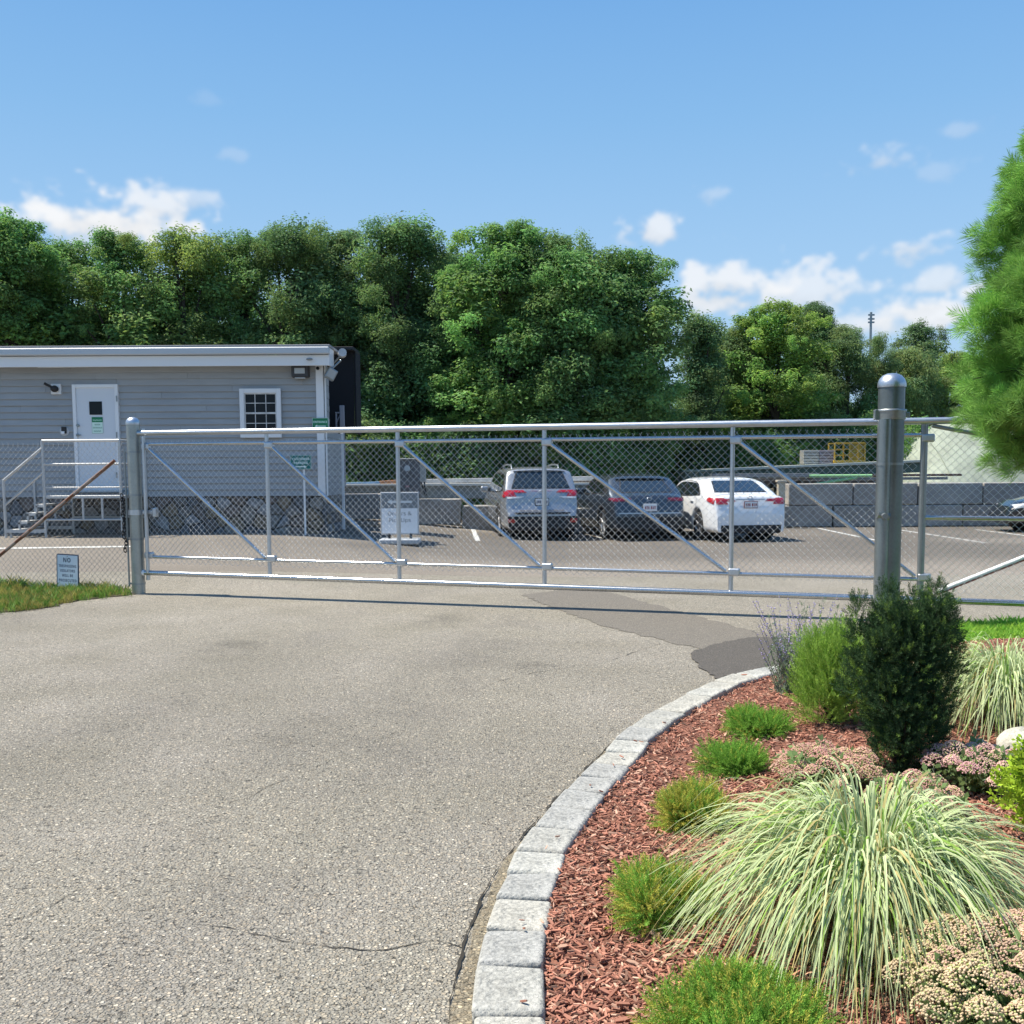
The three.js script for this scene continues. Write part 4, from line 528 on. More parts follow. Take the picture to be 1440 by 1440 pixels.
  // glass
  const rg = add('rear_window', rear(s.rearGlass, 0.012), carGlass); add('seal', rear(s.rearGlass.map(([y, a, b], i) => [y + (i ? 0.02 : -0.02), a - 0.025, b + 0.025]), 0.006), black, rg);
  add('windscreen', sheet(10, 6, (u, v) => { const y = lerp(s.ws[0], s.ws[1], v), z = lerp(-1, 1, u) * lerp(0.68, 0.56, v); return V(frontX(z, y) + 0.012, y, z); }), carGlass);
  for (const sg of [-1, 1]) { for (const w of s.sideGlass) add('side_window', flank(sg, w, 0.01), carGlass); add('window_trim', flank(sg, s.sideTrim, 0.004), black); }
  // lamps
  for (const sg of [-1, 1]) {
    const tl = add('tail_light', [...s.tail.map(([y0, a0, b0, y1, a1, b1]) => rear([[y0, sg * a0, sg * b0], [y1, sg * a1, sg * b1]], 0.02)), flank(sg, s.tailSide, 0.014)], s.red);
    if (s.tailWhite) add('reversing_lens', s.tailWhite.map(([y0, a0, b0, y1, a1, b1]) => rear([[y0, sg * a0, sg * b0], [y1, sg * a1, sg * b1]], 0.022)), whiteSmooth, tl);
    if (s.reflector) { const [y, z] = s.reflector; add('reflector', rear([[y - 0.04, sg * (z - 0.09), sg * (z + 0.07)], [y + 0.05, sg * (z - 0.07), sg * (z + 0.08)]], 0.03), s.red); }
    add('head_light', flank(sg, [[L - 0.62, 0.7, 0.76], [L - 0.4, 0.64, 0.75], [L - 0.16, 0.6, 0.7]], 0.012), M({ color: C(0.5, 0.52, 0.54), roughness: 0.15 }));
    const mx = s.ws[2] - 0.05, my = belt + 0.08, mz = side(mx, belt) + 0.1; add('mirror', [(() => { const g = bx(0, 0, 0, 0.12, 0.15, 0.22, 0.05); g.translate(mx, my, sg * mz); return g; })(), bx(mx, my - 0.07, sg * (mz - 0.1), 0.06, 0.04, 0.14, 0.015)], s.mirror ?? s.paint);
    for (const x of s.handles) add('door_handle', [bx(x, belt - 0.09, sg * (side(x, belt - 0.09) + 0.018), 0.2, 0.03, 0.03, 0.012)], s.paint);
    for (const x of s.seams) add('door_seam', [flank(sg, [[x, sill + 0.1, belt - 0.01], [x + 0.012, sill + 0.1, belt - 0.01]], 0.003)], black);
    if (s.clad) { add('sill_cladding', flank(sg, [[xr + arch, sill - 0.01, sill + 0.17], [xf - arch, sill - 0.01, sill + 0.17]], 0.012), s.clad); }
    if (s.rails) add('roof_rail', [taper([V(1.0, yt(1) - 0.05, sg * 0.56), V(1.1, yt(1) + 0.045, sg * 0.56), V(1.9, yt(1.9) + 0.055, sg * 0.57), V(2.5, yt(2.5) + 0.045, sg * 0.56), V(2.62, yt(2.6) - 0.04, sg * 0.55)], [0.02, 0.022, 0.022, 0.022, 0.02], 8)], galvDark);
    if (s.clad) for (const c of [xr, xf]) add('arch_trim', [(() => { const P2 = [], I2 = [], m = 20; for (let i = 0; i <= m; i++) { const a = Math.PI * (-0.02 + 1.04 * i / m); for (const q of [arch - 0.005, arch + 0.06]) { const x = c + Math.cos(a) * q, y = Math.max(sill, wr + Math.sin(a) * q); P2.push(x, y, sg * (half(x, y) + 0.012)); } if (i) { const b = (i - 1) * 2; I2.push(b, b + 1, b + 2, b + 2, b + 1, b + 3); } } const g = new THREE.BufferGeometry(); g.setAttribute('position', new THREE.Float32BufferAttribute(P2, 3)); g.setIndex(I2); g.computeVertexNormals(); return g; })()], s.clad);
    for (const c of [xr, xf]) { // wheels
      const w = new THREE.Group(); w.name = 'wheel'; w.position.set(c, wr, sg * (hw - 0.13)); o.add(w);
      const ty = new THREE.LatheGeometry([[wr * 0.66, -0.1], [wr * 0.86, -0.115], [wr * 0.97, -0.1], [wr, -0.07], [wr, 0.07], [wr * 0.97, 0.1], [wr * 0.86, 0.115], [wr * 0.66, 0.1]].map((p) => new THREE.Vector2(...p)), 28); ty.rotateX(Math.PI / 2); add('tyre', ty, rubber, w);
      const rm = [], zo = sg * 0.085; const rim = new THREE.LatheGeometry([[wr * 0.7, -0.1], [wr * 0.68, 0.09], [wr * 0.62, 0.1], [wr * 0.6, 0.05]].map((p) => new THREE.Vector2(p[0], p[1] * sg)), 28); rim.rotateX(Math.PI / 2); rm.push(rim); for (let k = 0; k < 5; k++) { const g = bx(0, wr * 0.34, 0, 0.06, wr * 0.6, 0.035, 0.012); g.rotateZ(k * 2 * Math.PI / 5); g.translate(0, 0, zo); rm.push(g); const g2 = bx(0, wr * 0.36, 0, 0.03, wr * 0.58, 0.03, 0.01); g2.rotateZ((k + 0.24) * 2 * Math.PI / 5); g2.translate(0, 0, zo); rm.push(g2); } rm.push(cyl(V(0, 0, zo - 0.02), V(0, 0, zo + 0.02), 0.055, 14)); add('rim', rm, s.rim, w);
      add('brake_disc', [cyl(V(0, 0, -0.02 * sg), V(0, 0, 0.0), wr * 0.5, 20)], galvDark, w);
      add('wheel_well', [cyl(V(c, wr, sg * (hw - 0.5)), V(c, wr, sg * (hw - 0.27)), arch - 0.01, 20)], black);
    }
  }
  // rear details
  const [py, ph, pw] = s.plate, pX = rearX(0, py) - 0.03; const pl = add('number_plate', [bx(pX, py, 0, 0.012, ph, pw, 0.004)], s.plateFrame ?? black); add('plate_face', [bx(pX - 0.009, py, 0, 0.006, ph - 0.03, pw - 0.03)], whiteSmooth, pl); add('plate_marks', Array.from({ length: 6 }, (_, i) => bx(pX - 0.0135, py - 0.004, (i - 2.5) * 0.04 + (i > 2 ? 0.012 : -0.012), 0.003, ph * 0.4, 0.022 + 0.004 * (i % 2))), s.plateInk, pl);
  for (const [nm, rows, m, lift] of s.extras) add(nm, rear(rows, lift ?? 0.016), m);
  if (s.lower) add('lower_bumper', [bx(0.12, s.lower[0] + s.lower[1] / 2, 0, 0.28, s.lower[1], hw * 1.62, 0.07)], black);
  if (s.spoiler) add('spoiler', [(() => { const [x, y] = s.spoiler, g = grid(12, 3, (u, v) => { const z = lerp(-0.6, 0.6, u); return V(x + 0.24 * v + 0.1 * Math.abs(z) * Math.abs(z), y + 0.03 * v - 0.05 * z * z, z); }); return g; })()], s.paint);
  add('exhaust_pipe', [cyl(V(-0.01, s.sill + 0.02, 0.5), V(0.3, s.sill + 0.02, 0.5), 0.035, 12)], galv);
  add('underbody', [bx(L / 2, sill + 0.02, 0, L - 0.7, 0.1, hw * 1.3, 0.03)], black);
  add('badge', [(() => { const g = new THREE.TorusGeometry(0.05, 0.012, 6, 16); g.rotateY(Math.PI / 2); g.scale(1, 0.7, 1); const y = s.badgeY; g.translate(rearX(0, y) - 0.012, y, 0); return g; })()], galv);
  return o;
}
{
  const carPaint = (r, g, b, met, rough = 0.35) => MP({ color: C(r, g, b), metalness: met, roughness: rough, clearcoat: 1, clearcoatRoughness: 0.04 });
  const red = MP({ color: C(0.42, 0.012, 0.02), roughness: 0.12, clearcoat: 1 }), redDark = MP({ color: C(0.16, 0.008, 0.015), roughness: 0.1, clearcoat: 1 }), alloy = M({ color: C(0.5, 0.5, 0.51), roughness: 0.35, metalness: 0.8 }), alloyDark = M({ color: C(0.2, 0.2, 0.21), roughness: 0.35, metalness: 0.8 }), grp = 'cars parked nose-in along the concrete blocks';
  const head = (deg) => Math.PI / 2 + deg * Math.PI / 180, place = (x, y) => gnd(x, y);
  const place2 = (x, d) => { const p = at(x, 760, d); return V(p.x, gh(p.x, d), -d); };
  const ink = M({ color: C(0.02, 0.03, 0.09), roughness: 0.6 }), inkRed = M({ color: C(0.3, 0.03, 0.05), roughness: 0.6 });
  const suvPaint = carPaint(0.36, 0.375, 0.4, 0.55), cladM = M({ color: C(0.025), roughness: 0.75 });
  buildCar({ name: 'parked_suv', L: 4.62, hw: 0.9, belt: 1.06, tumble: 0.26, wr: 0.36, xr: 0.98, xf: 3.66, sill: 0.27, paint: suvPaint, rim: alloy, red, roofX: 1.3,
    top: [[0, 0.56], [0.02, 0.66], [0.06, 0.74], [0.1, 0.86], [0.12, 1.0], [0.16, 1.12], [0.22, 1.2], [0.46, 1.57], [0.54, 1.635], [0.8, 1.67], [1.3, 1.69], [2.3, 1.685], [2.75, 1.63], [3.45, 1.16], [3.6, 1.1], [4.25, 0.98], [4.5, 0.86], [4.62, 0.6]],
    rearGlass: [[1.2, -0.66, 0.66], [1.545, -0.52, 0.52]], ws: [1.16, 1.58, 3.1], sideTrim: [[0.5, 1.12, 1.2], [0.72, 1.1, 1.5], [1.3, 1.09, 1.55], [2.5, 1.07, 1.56], [2.95, 1.07, 1.3], [3.25, 1.07, 1.12]],
    sideGlass: [[[0.62, 1.16, 1.22], [0.85, 1.13, 1.48], [1.2, 1.12, 1.51]], [[1.28, 1.12, 1.51], [2.0, 1.1, 1.53]], [[2.08, 1.1, 1.53], [2.5, 1.1, 1.52], [3.1, 1.1, 1.16]]],
    tail: [[1.0, 0.58, 0.83, 1.15, 0.66, 0.8], [1.09, 0.34, 0.6, 1.15, 0.42, 0.68]], tailWhite: [[0.955, 0.52, 0.8, 1.0, 0.4, 0.8]], tailSide: [[0.16, 0.98, 1.13], [0.34, 1.0, 1.12]], reflector: [0.45, 0.72], handles: [1.55, 2.35], seams: [1.24, 2.04, 3.0], clad: cladM, rails: true,
    plate: [0.88, 0.17, 0.32], plateInk: ink, extras: [['tailgate_trim', [[0.665, -0.5, 0.5], [0.7, -0.52, 0.52]], M({ color: C(0.2, 0.2, 0.21), roughness: 0.4 })], ['bumper_step', [[0.6, -0.62, 0.62], [0.645, -0.66, 0.66]], cladM], ['bumper_cladding', [[0.28, -0.77, 0.77], [0.555, -0.8, 0.8]], cladM]], lower: [0.22, 0.26], spoiler: [0.42, 1.6], badgeY: 1.1 },
    'silver SUV with roof rails parked beside the dark crossover', grp, place2(763, 23.3), head(8));
  const navy = carPaint(0.055, 0.068, 0.085, 0.6);
  buildCar({ name: 'parked_crossover', L: 4.4, hw: 0.9, belt: 1.02, tumble: 0.34, wr: 0.35, xr: 0.9, xf: 3.55, sill: 0.26, paint: navy, rim: alloy, red: redDark, roofX: 1.5,
    top: [[0, 0.6], [0.02, 0.7], [0.05, 0.82], [0.08, 0.95], [0.13, 1.03], [0.3, 1.09], [0.78, 1.4], [0.9, 1.47], [1.2, 1.515], [1.7, 1.54], [2.2, 1.52], [2.55, 1.46], [3.25, 1.05], [3.4, 1.0], [4.0, 0.9], [4.3, 0.74], [4.4, 0.5]],
    rearGlass: [[1.11, -0.6, 0.6], [1.39, -0.48, 0.48]], ws: [1.06, 1.42, 2.95], sideTrim: [[0.6, 1.08, 1.13], [0.95, 1.06, 1.38], [1.6, 1.04, 1.42], [2.3, 1.03, 1.41], [2.75, 1.03, 1.24], [3.05, 1.03, 1.07]],
    sideGlass: [[[0.98, 1.09, 1.34], [1.3, 1.08, 1.37], [1.85, 1.07, 1.38]], [[1.93, 1.07, 1.38], [2.3, 1.06, 1.37], [2.95, 1.06, 1.1]]],
    tail: [[0.9, 0.42, 0.78, 0.98, 0.44, 0.78]], tailSide: [[0.1, 0.9, 0.98], [0.34, 0.93, 0.98]], handles: [1.3, 2.15], seams: [1.0, 1.89, 2.85], clad: cladM,
    plate: [0.76, 0.17, 0.32], plateInk: inkRed, plateFrame: whiteSmooth, extras: [['bumper_cladding', [[0.3, -0.76, 0.76], [0.55, -0.78, 0.78]], cladM], ['bumper_strip', [[0.62, -0.74, 0.74], [0.645, -0.72, 0.72]], alloy]], lower: [0.22, 0.22], spoiler: [0.72, 1.42], badgeY: 0.95 },
    'dark blue-grey crossover parked between the silver SUV and white sedan', grp, place2(914, 23.2), head(9));
  const wht = MP({ color: C(0.8, 0.81, 0.82), roughness: 0.3, clearcoat: 1, clearcoatRoughness: 0.04 });
  buildCar({ name: 'parked_sedan', L: 4.64, hw: 0.89, belt: 0.98, tumble: 0.36, wr: 0.325, xr: 1.02, xf: 3.72, sill: 0.22, paint: wht, rim: alloyDark, red, roofX: 1.9,
    top: [[0, 0.6], [0.02, 0.7], [0.05, 0.82], [0.09, 0.96], [0.13, 1.03], [0.2, 1.055], [0.55, 1.07], [1.2, 1.37], [1.4, 1.42], [1.8, 1.45], [2.3, 1.45], [2.7, 1.4], [3.4, 1.0], [3.6, 0.95], [4.3, 0.8], [4.55, 0.64], [4.64, 0.45]],
    rearGlass: [[1.11, -0.6, 0.6], [1.36, -0.47, 0.47]], ws: [1.02, 1.36, 3.1], sideTrim: [[0.95, 1.02, 1.06], [1.3, 1.01, 1.32], [1.8, 1.0, 1.36], [2.4, 0.99, 1.35], [2.85, 0.99, 1.2], [3.2, 0.99, 1.03]],
    sideGlass: [[[1.12, 1.04, 1.14], [1.4, 1.03, 1.31], [2.02, 1.03, 1.33]], [[2.1, 1.03, 1.33], [2.45, 1.02, 1.32], [3.1, 1.02, 1.06]]],
    tail: [[0.84, 0.52, 0.79, 0.98, 0.6, 0.78], [0.9, 0.34, 0.56, 0.96, 0.4, 0.62]], tailSide: [[0.12, 0.84, 0.97], [0.42, 0.92, 0.99]], handles: [1.42, 2.3], seams: [1.12, 2.06, 2.95],
    plate: [0.83, 0.16, 0.32], plateInk: inkRed, plateFrame: M({ color: C(0.2, 0.06, 0.07), roughness: 0.5 }), extras: [['bumper_cladding', [[0.24, -0.66, 0.66], [0.38, -0.7, 0.7]], cladM], ['boot_trim', [[0.93, -0.34, 0.34], [0.955, -0.33, 0.33]], alloy]], lower: [0.19, 0.2], badgeY: 0.98 },
    'white sedan parked beside the dark crossover', grp, place2(1056, 22.6), head(9));
  buildCar({ name: 'parked_sedan', L: 4.6, hw: 0.9, belt: 0.98, tumble: 0.36, wr: 0.33, xr: 0.95, xf: 3.75, sill: 0.22, paint: carPaint(0.012, 0.014, 0.018, 0.3), rim: alloy, red, roofX: 1.9,
    top: [[0, 0.6], [0.02, 0.7], [0.05, 0.82], [0.09, 0.96], [0.13, 1.03], [0.5, 1.06], [1.2, 1.37], [1.4, 1.41], [1.8, 1.44], [2.3, 1.43], [2.7, 1.38], [3.4, 1.0], [3.6, 0.95], [4.3, 0.8], [4.5, 0.66], [4.6, 0.45]],
    rearGlass: [[1.11, -0.6, 0.6], [1.36, -0.47, 0.47]], ws: [1.02, 1.34, 3.1], sideTrim: [[0.95, 1.02, 1.06], [1.3, 1.01, 1.32], [1.8, 1.0, 1.35], [2.4, 0.99, 1.34], [2.85, 0.99, 1.2], [3.2, 0.99, 1.03]],
    sideGlass: [[[1.12, 1.04, 1.14], [1.4, 1.03, 1.3], [2.02, 1.03, 1.32]], [[2.1, 1.03, 1.32], [2.45, 1.02, 1.31], [3.1, 1.02, 1.06]]],
    tail: [[0.84, 0.5, 0.76, 0.96, 0.56, 0.76]], tailSide: [[0.12, 0.84, 0.96], [0.4, 0.9, 0.96]], handles: [1.42, 2.3], seams: [1.12, 2.06, 2.95], plate: [0.83, 0.16, 0.32], plateInk: ink, extras: [], badgeY: 0.98 },
    'black sedan parked sideways before the concrete block wall', grp, (() => { const p = at(1388, 745, 26.6); return V(p.x + 4.72, gh(p.x, 26.6), -26.6 + 0.75); })(), Math.PI - 0.12);
}

/* ---------- yard behind the lot ---------- */
{
  const R = rng(201), tones = [concrete(0.42, 0.4, 0.38), concrete(0.48, 0.46, 0.43), concrete(0.37, 0.36, 0.345), concrete(0.43, 0.43, 0.42)];
  const block = (w, h, d) => { const g = new RoundedBoxGeometry(w, h, d, 2, 0.03), p = g.attributes.position; for (let i = 0; i < p.count; i++) p.setXYZ(i, p.getX(i) + 0.015 * (vnoise(p.getY(i) * 5, p.getZ(i) * 5, 3) - 0.5), p.getY(i) + 0.02 * (vnoise(p.getX(i) * 4, p.getZ(i) * 4 + 9, 5) - 0.5), p.getZ(i)); return boxUV(join(g)); };
  const bg = [block(1.78, 0.6, 0.6), block(1.79, 0.6, 0.61)];
  // left: single row, each block a thing
  const a = at(478, 735, 26), lbl = 'large precast concrete block in the low row behind the pick-up sign';
  for (let i = 0; i < 5; i++) { const X = a.x + 0.95 + i * 1.82 - 0.6, d = 26.3 + i * 0.05, o = new THREE.Mesh(bg[i % 2], tones[i % 4]); o.name = numbered('concrete_block'); o.userData = { label: lbl, category: 'concrete block', group: 'blocks in the low row behind the sign' }; o.castShadow = o.receiveShadow = true; o.position.set(X, gh(X, d) + 0.33, -d); o.rotation.y = (R() - 0.5) * 0.03; o.scale.y = 1.08; scene.add(o); }
  // right: a wall two courses high
  const b = at(1104, 742, 29), W = thing('block_wall', 'grey concrete block wall two courses high behind the empty bays', 'wall', V(b.x, gh(b.x, 29), -29));
  for (let r = 0; r < 2; r++) for (let i = 0; i < 6; i++) { const m = new THREE.Mesh(bg[(i + r) % 2], tones[Math.floor(R() * 4)]); m.name = 'block'; m.castShadow = m.receiveShadow = true; m.position.set(0.9 + i * 1.82 - (r ? 0.0 : 0.55), 0.31 + r * 0.615, (R() - 0.5) * 0.05); m.rotation.y = (R() - 0.5) * 0.012; W.add(m); }
  const cp = at(1098, 705, 28.4), cap = thing('barrier_post', 'cream painted concrete post at the end of the block wall', 'post', V(cp.x, 0.06, -28.4)); part(cap, 'post', [bx(cp.x, 0.7, -28.4, 0.2, 1.3, 0.2, 0.03)], concrete(0.55, 0.5, 0.4)); part(cap, 'cap', [bx(cp.x, 1.36, -28.4, 0.26, 0.07, 0.26, 0.02)], concrete(0.6, 0.55, 0.46));
  const cp2 = at(1083, 690, 28.7); const cap2 = thing('timber_post', 'short pale timber post beside the cream concrete post', 'post', V(cp2.x, 0.06, -28.7)); part(cap2, 'post', [bx(cp2.x, 0.6, -28.7, 0.18, 1.1, 0.15, 0.01)], M({ color: C(0.42, 0.36, 0.24), map: noiseTex, roughness: 0.9 }));
  // pick-up sign on its stand
  const sp = gnd(562, 766), d = -sp.z, s0 = at(562, 722, d), o = thing('pickup_sign', 'grey and white Orders & Pick Ups sign with a left arrow on a weighted base', 'sign', sp), h0 = at(562, 750, d).y, h1 = at(562, 694, d).y, wx = 0.66;
  part(o, 'base', [bx(sp.x, sp.y + 0.06, sp.z - 0.1, 0.74, 0.1, 0.5, 0.03)], M({ color: C(0.42, 0.44, 0.46), roughness: 0.6 })); part(o, 'frame', [bx(sp.x, (h0 + h1) / 2, sp.z - 0.1, wx + 0.05, h1 - h0 + 0.05, 0.045, 0.012)], M({ color: C(0.5, 0.51, 0.52), roughness: 0.5 })); for (const k of [-0.2, 0.2]) part(o, 'spring_leg', [cyl(V(sp.x + k, sp.y + 0.1, sp.z - 0.1), V(sp.x + k, h0, sp.z - 0.1), 0.025, 10)], black);
  face(o, 'print', V(sp.x, (h0 + h1) / 2, sp.z - 0.1 + 0.026), wx, h1 - h0, plate(660, 830, (x, w, h) => { x.fillStyle = '#e9ecef'; x.fillRect(0, 0, w, h); x.fillStyle = '#7d8387'; x.fillRect(0, 0, w, 310); x.fillStyle = '#d3d8da'; arrow(x, 560, 100, 175, 24, 90); words(x, 'Orders &', w / 2, 420, 110, '#50565c', 'normal', 480); words(x, 'Pick Ups', w / 2, 560, 110, '#50565c', 'normal', 480); }));
  // utility cabinet on the blocks
  const u0 = at(578, 698, 26), u = thing('utility_cabinet', 'grey metal utility cabinet with a round badge standing on the low blocks', 'cabinet', V(u0.x, u0.y, u0.z)), ut = at(578, 646, 26).y, uh = ut - u0.y;
  part(u, 'box', [bx(u0.x - 0.04, (ut + u0.y) / 2, -26.1, 0.56, uh, 0.35, 0.015)], M({ color: C(0.24, 0.235, 0.235), map: noiseTex, roughness: 0.6 })); part(u, 'lid', [bx(u0.x - 0.04, ut + 0.01, -26.09, 0.6, 0.03, 0.4, 0.008)], alum); part(u, 'round_badge', [cyl(V(u0.x - 0.08, ut - 0.22, -25.93), V(u0.x - 0.08, ut - 0.22, -25.915), 0.075, 20)], M({ color: C(0.6, 0.65, 0.65), roughness: 0.5 })); part(u, 'label_plate', [bx(u0.x - 0.08, ut - 0.68, -25.922, 0.09, 0.045, 0.01)], M({ color: C(0.5, 0.2, 0.2), roughness: 0.6 })); part(u, 'switch_box', [bx(u0.x + 0.3, ut - 0.35, -26.05, 0.16, 0.44, 0.16, 0.01)], M({ color: C(0.42, 0.43, 0.4), roughness: 0.6 })); part(u, 'conduit', [taper([V(u0.x + 0.34, ut - 0.55, -26), V(u0.x + 0.36, ut - 0.75, -25.98), V(u0.x + 0.4, u0.y + 0.03, -25.95)], [0.02, 0.02, 0.02], 8), taper([V(u0.x + 0.26, ut - 0.55, -26), V(u0.x + 0.3, ut - 0.7, -25.98), V(u0.x + 0.36, u0.y + 0.02, -25.95)], [0.015, 0.015, 0.015], 8)], black);
  const wp = gnd(540, 742), ws = thing('wheel_stop', 'brown concrete wheel stop at the corner of the site office', 'wheel stop', V(wp.x, wp.y, wp.z)); part(ws, 'stop', [bx(wp.x - 0.45, wp.y + 0.05, wp.z, 1.7, 0.13, 0.16, 0.04)], concrete(0.3, 0.25, 0.2));
  // stacked beams behind the low row
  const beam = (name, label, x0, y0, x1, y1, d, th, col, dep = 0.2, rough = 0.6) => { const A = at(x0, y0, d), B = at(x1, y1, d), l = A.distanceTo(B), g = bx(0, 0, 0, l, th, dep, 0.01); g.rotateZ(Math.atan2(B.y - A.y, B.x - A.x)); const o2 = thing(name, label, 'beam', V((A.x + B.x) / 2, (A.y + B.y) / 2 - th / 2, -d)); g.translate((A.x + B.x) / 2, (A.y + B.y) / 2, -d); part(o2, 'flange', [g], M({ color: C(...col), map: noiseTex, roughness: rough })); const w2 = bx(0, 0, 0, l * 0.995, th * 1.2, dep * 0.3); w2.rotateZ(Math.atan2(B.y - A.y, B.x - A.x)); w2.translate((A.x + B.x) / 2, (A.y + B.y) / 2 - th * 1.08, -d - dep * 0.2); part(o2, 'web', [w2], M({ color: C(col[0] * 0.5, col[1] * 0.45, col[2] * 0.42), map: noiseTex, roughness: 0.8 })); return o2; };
  const tp = thing('trailer_deck', 'long grey-green trailer side behind the low row of blocks', 'trailer', V(-2, 0.3, -27.3)); { const A = at(478, 693, 27.3), B = at(860, 690, 27.3); part(tp, 'side_panel', [bx((A.x + B.x) / 2, (A.y + B.y) / 2, -27.3, B.x - A.x, 0.36, 0.3, 0.03)], M({ color: C(0.3, 0.34, 0.35), map: concreteMap, roughness: 0.7 })); part(tp, 'top_rail', [bx((A.x + B.x) / 2, A.y + 0.2, -27.24, B.x - A.x, 0.06, 0.36, 0.01)], M({ color: C(0.5, 0.52, 0.5), roughness: 0.6 })); for (const t of [0.12, 0.4, 0.7, 0.9]) part(tp, 'leg', [bx(lerp(A.x, B.x, t), 0.6, -27.35, 0.16, 1.0, 0.16)], galvDark); }
  beam('steel_beam', 'blue painted beam on the trailer beside the site office', 470, 682.5, 536, 680.5, 27.75, 0.13, [0.3, 0.55, 0.85]);
  beam('steel_beam', 'orange-brown beam end on the trailer left of the utility cabinet', 534, 679.5, 572, 677, 27.75, 0.12, [0.75, 0.36, 0.18]);
  beam('steel_beam', 'white topmost beam on the trailer between the cabinet and silver SUV', 590, 677, 872, 672, 27.9, 0.12, [0.85, 0.83, 0.79]);
  beam('steel_beam', 'lower white beam on the trailer above its grey-green side', 470, 690, 872, 685, 27.62, 0.11, [0.85, 0.82, 0.77]);
  // green container, flatbed and goods above the right wall
  const box = (name, label, cat, x0, y0, x1, y1, d, dep, mat, extra) => { const A = at(x0, y0, d), B = at(x1, y1, d), o2 = thing(name, label, cat, V((A.x + B.x) / 2, B.y, -d - dep / 2)); part(o2, 'body', [bx((A.x + B.x) / 2, (A.y + B.y) / 2, -d - dep / 2, B.x - A.x, A.y - B.y, dep, 0.02)], mat); extra?.(o2, A, B, d); return o2; };
  const grn = M({ color: C(0.1, 0.16, 0.13), map: noiseTex, roughness: 0.7 }), grnL = M({ color: C(0.22, 0.28, 0.22), map: noiseTex, roughness: 0.7 });
  box('dumpster', 'grey-green ribbed dumpster behind the white sedan', 'dumpster', 964, 662, 1003, 712, 31, 1.4, grnL, (q, A, B, dd) => { for (let i = 0; i < 5; i++) part(q, 'rib', [bx(lerp(A.x, B.x, (i + 0.5) / 5), (A.y + B.y) / 2, -dd + 0.03, 0.06, A.y - B.y - 0.06, 0.06)], grn); part(q, 'rim', [bx((A.x + B.x) / 2, A.y, -dd + 0.02, B.x - A.x + 0.06, 0.07, 0.12, 0.01)], grnL); });
  const fb = thing('flatbed_deck', 'long dark green flatbed with a pale edge behind the block wall', 'flatbed', V(8, 0.3, -33)); { const A = at(1003, 661, 33), B = at(1300, 648, 33), g = bx(0, 0, 0, B.x - A.x, 0.08, 2.2, 0.01); const rz = Math.atan2(B.y - A.y, B.x - A.x); g.rotateZ(rz); g.translate((A.x + B.x) / 2, (A.y + B.y) / 2, -34); part(fb, 'deck_edge', [g], M({ color: C(0.5, 0.52, 0.45), roughness: 0.7 })); const w = bx(0, -0.2, 0, B.x - A.x, 0.32, 2.0); w.rotateZ(rz); w.translate((A.x + B.x) / 2, (A.y + B.y) / 2, -34); part(fb, 'chassis', [w], grn); for (const t of [0.1, 0.35, 0.6, 0.85]) part(fb, 'support', [bx(lerp(A.x, B.x, t), 0.7, -33.9, 0.25, 1.3, 1.4)], black); }
  for (const [x0, x1, c] of [[1130, 1151, [0.36, 0.36, 0.34]], [1152, 1172, [0.26, 0.24, 0.27]]]) box('plastic_crate', x0 < 1140 ? 'light grey slatted crate on the flatbed' : 'mauve-grey slatted crate on the flatbed beside the yellow cage', 'crate', x0, 633, x1, 652.5, 33.4, 0.45, M({ color: C(c[0] * 0.5, c[1] * 0.5, c[2] * 0.5), roughness: 0.8 }), (q, A, B, dd) => { for (let i = 0; i < 5; i++) part(q, 'slat', [bx((A.x + B.x) / 2, lerp(B.y, A.y, (i + 0.5) / 5), -dd + 0.012, B.x - A.x, (A.y - B.y) / 7, 0.024, 0.004)], M({ color: C(...c), roughness: 0.7 })); });
  { const A = at(1174, 623, 33.2), B = at(1215.5, 650, 33.2), y = M({ color: C(0.62, 0.4, 0.05), map: noiseTex, roughness: 0.5 }), q = thing('work_cage', 'yellow steel work cage standing on the flatbed', 'cage', V((A.x + B.x) / 2, B.y, -33.5)), xm = lerp(A.x, B.x, 0.5); const bar = (x, yy, z, w, h, dd) => part(q, 'bar', [bx(x, yy, z, w, h, dd, 0.006)], y);
    part(q, 'floor', [bx((A.x + B.x) / 2, B.y + 0.03, -33.5, B.x - A.x, 0.08, 0.7, 0.01)], y); for (const z of [-33.18, -33.82]) { for (const x of [A.x, xm, B.x]) bar(x, (A.y + B.y) / 2, z, 0.045, A.y - B.y, 0.045); for (const t of [0.38, 0.68, 1]) bar((A.x + xm) / 2, lerp(B.y, A.y, t), z, xm - A.x, 0.035, 0.035); bar((B.x + xm) / 2, A.y, z, B.x - xm, 0.04, 0.04); }
    part(q, 'mesh_panel', Array.from({ length: 12 }, (_, i) => bx(lerp(xm, B.x, (i + 0.5) / 12), (A.y + B.y) / 2, -33.19, 0.018, A.y - B.y - 0.05, 0.01)).concat(Array.from({ length: 10 }, (_, i) => bx((xm + B.x) / 2, lerp(B.y, A.y, (i + 0.5) / 10), -33.2, B.x - xm, 0.018, 0.01))), y, { kind: 'stuff' }); }
  const slab = [[1000, 1150, 669, 0.1, [0.4, 0.4, 0.4]], [1040, 1330, 674, 0.08, [0.3, 0.29, 0.28]], [1010, 1240, 678.5, 0.09, [0.22, 0.21, 0.2]], [1105, 1345, 681, 0.06, [0.42, 0.4, 0.37]], [1160, 1350, 669, 0.07, [0.2, 0.12, 0.1]]];
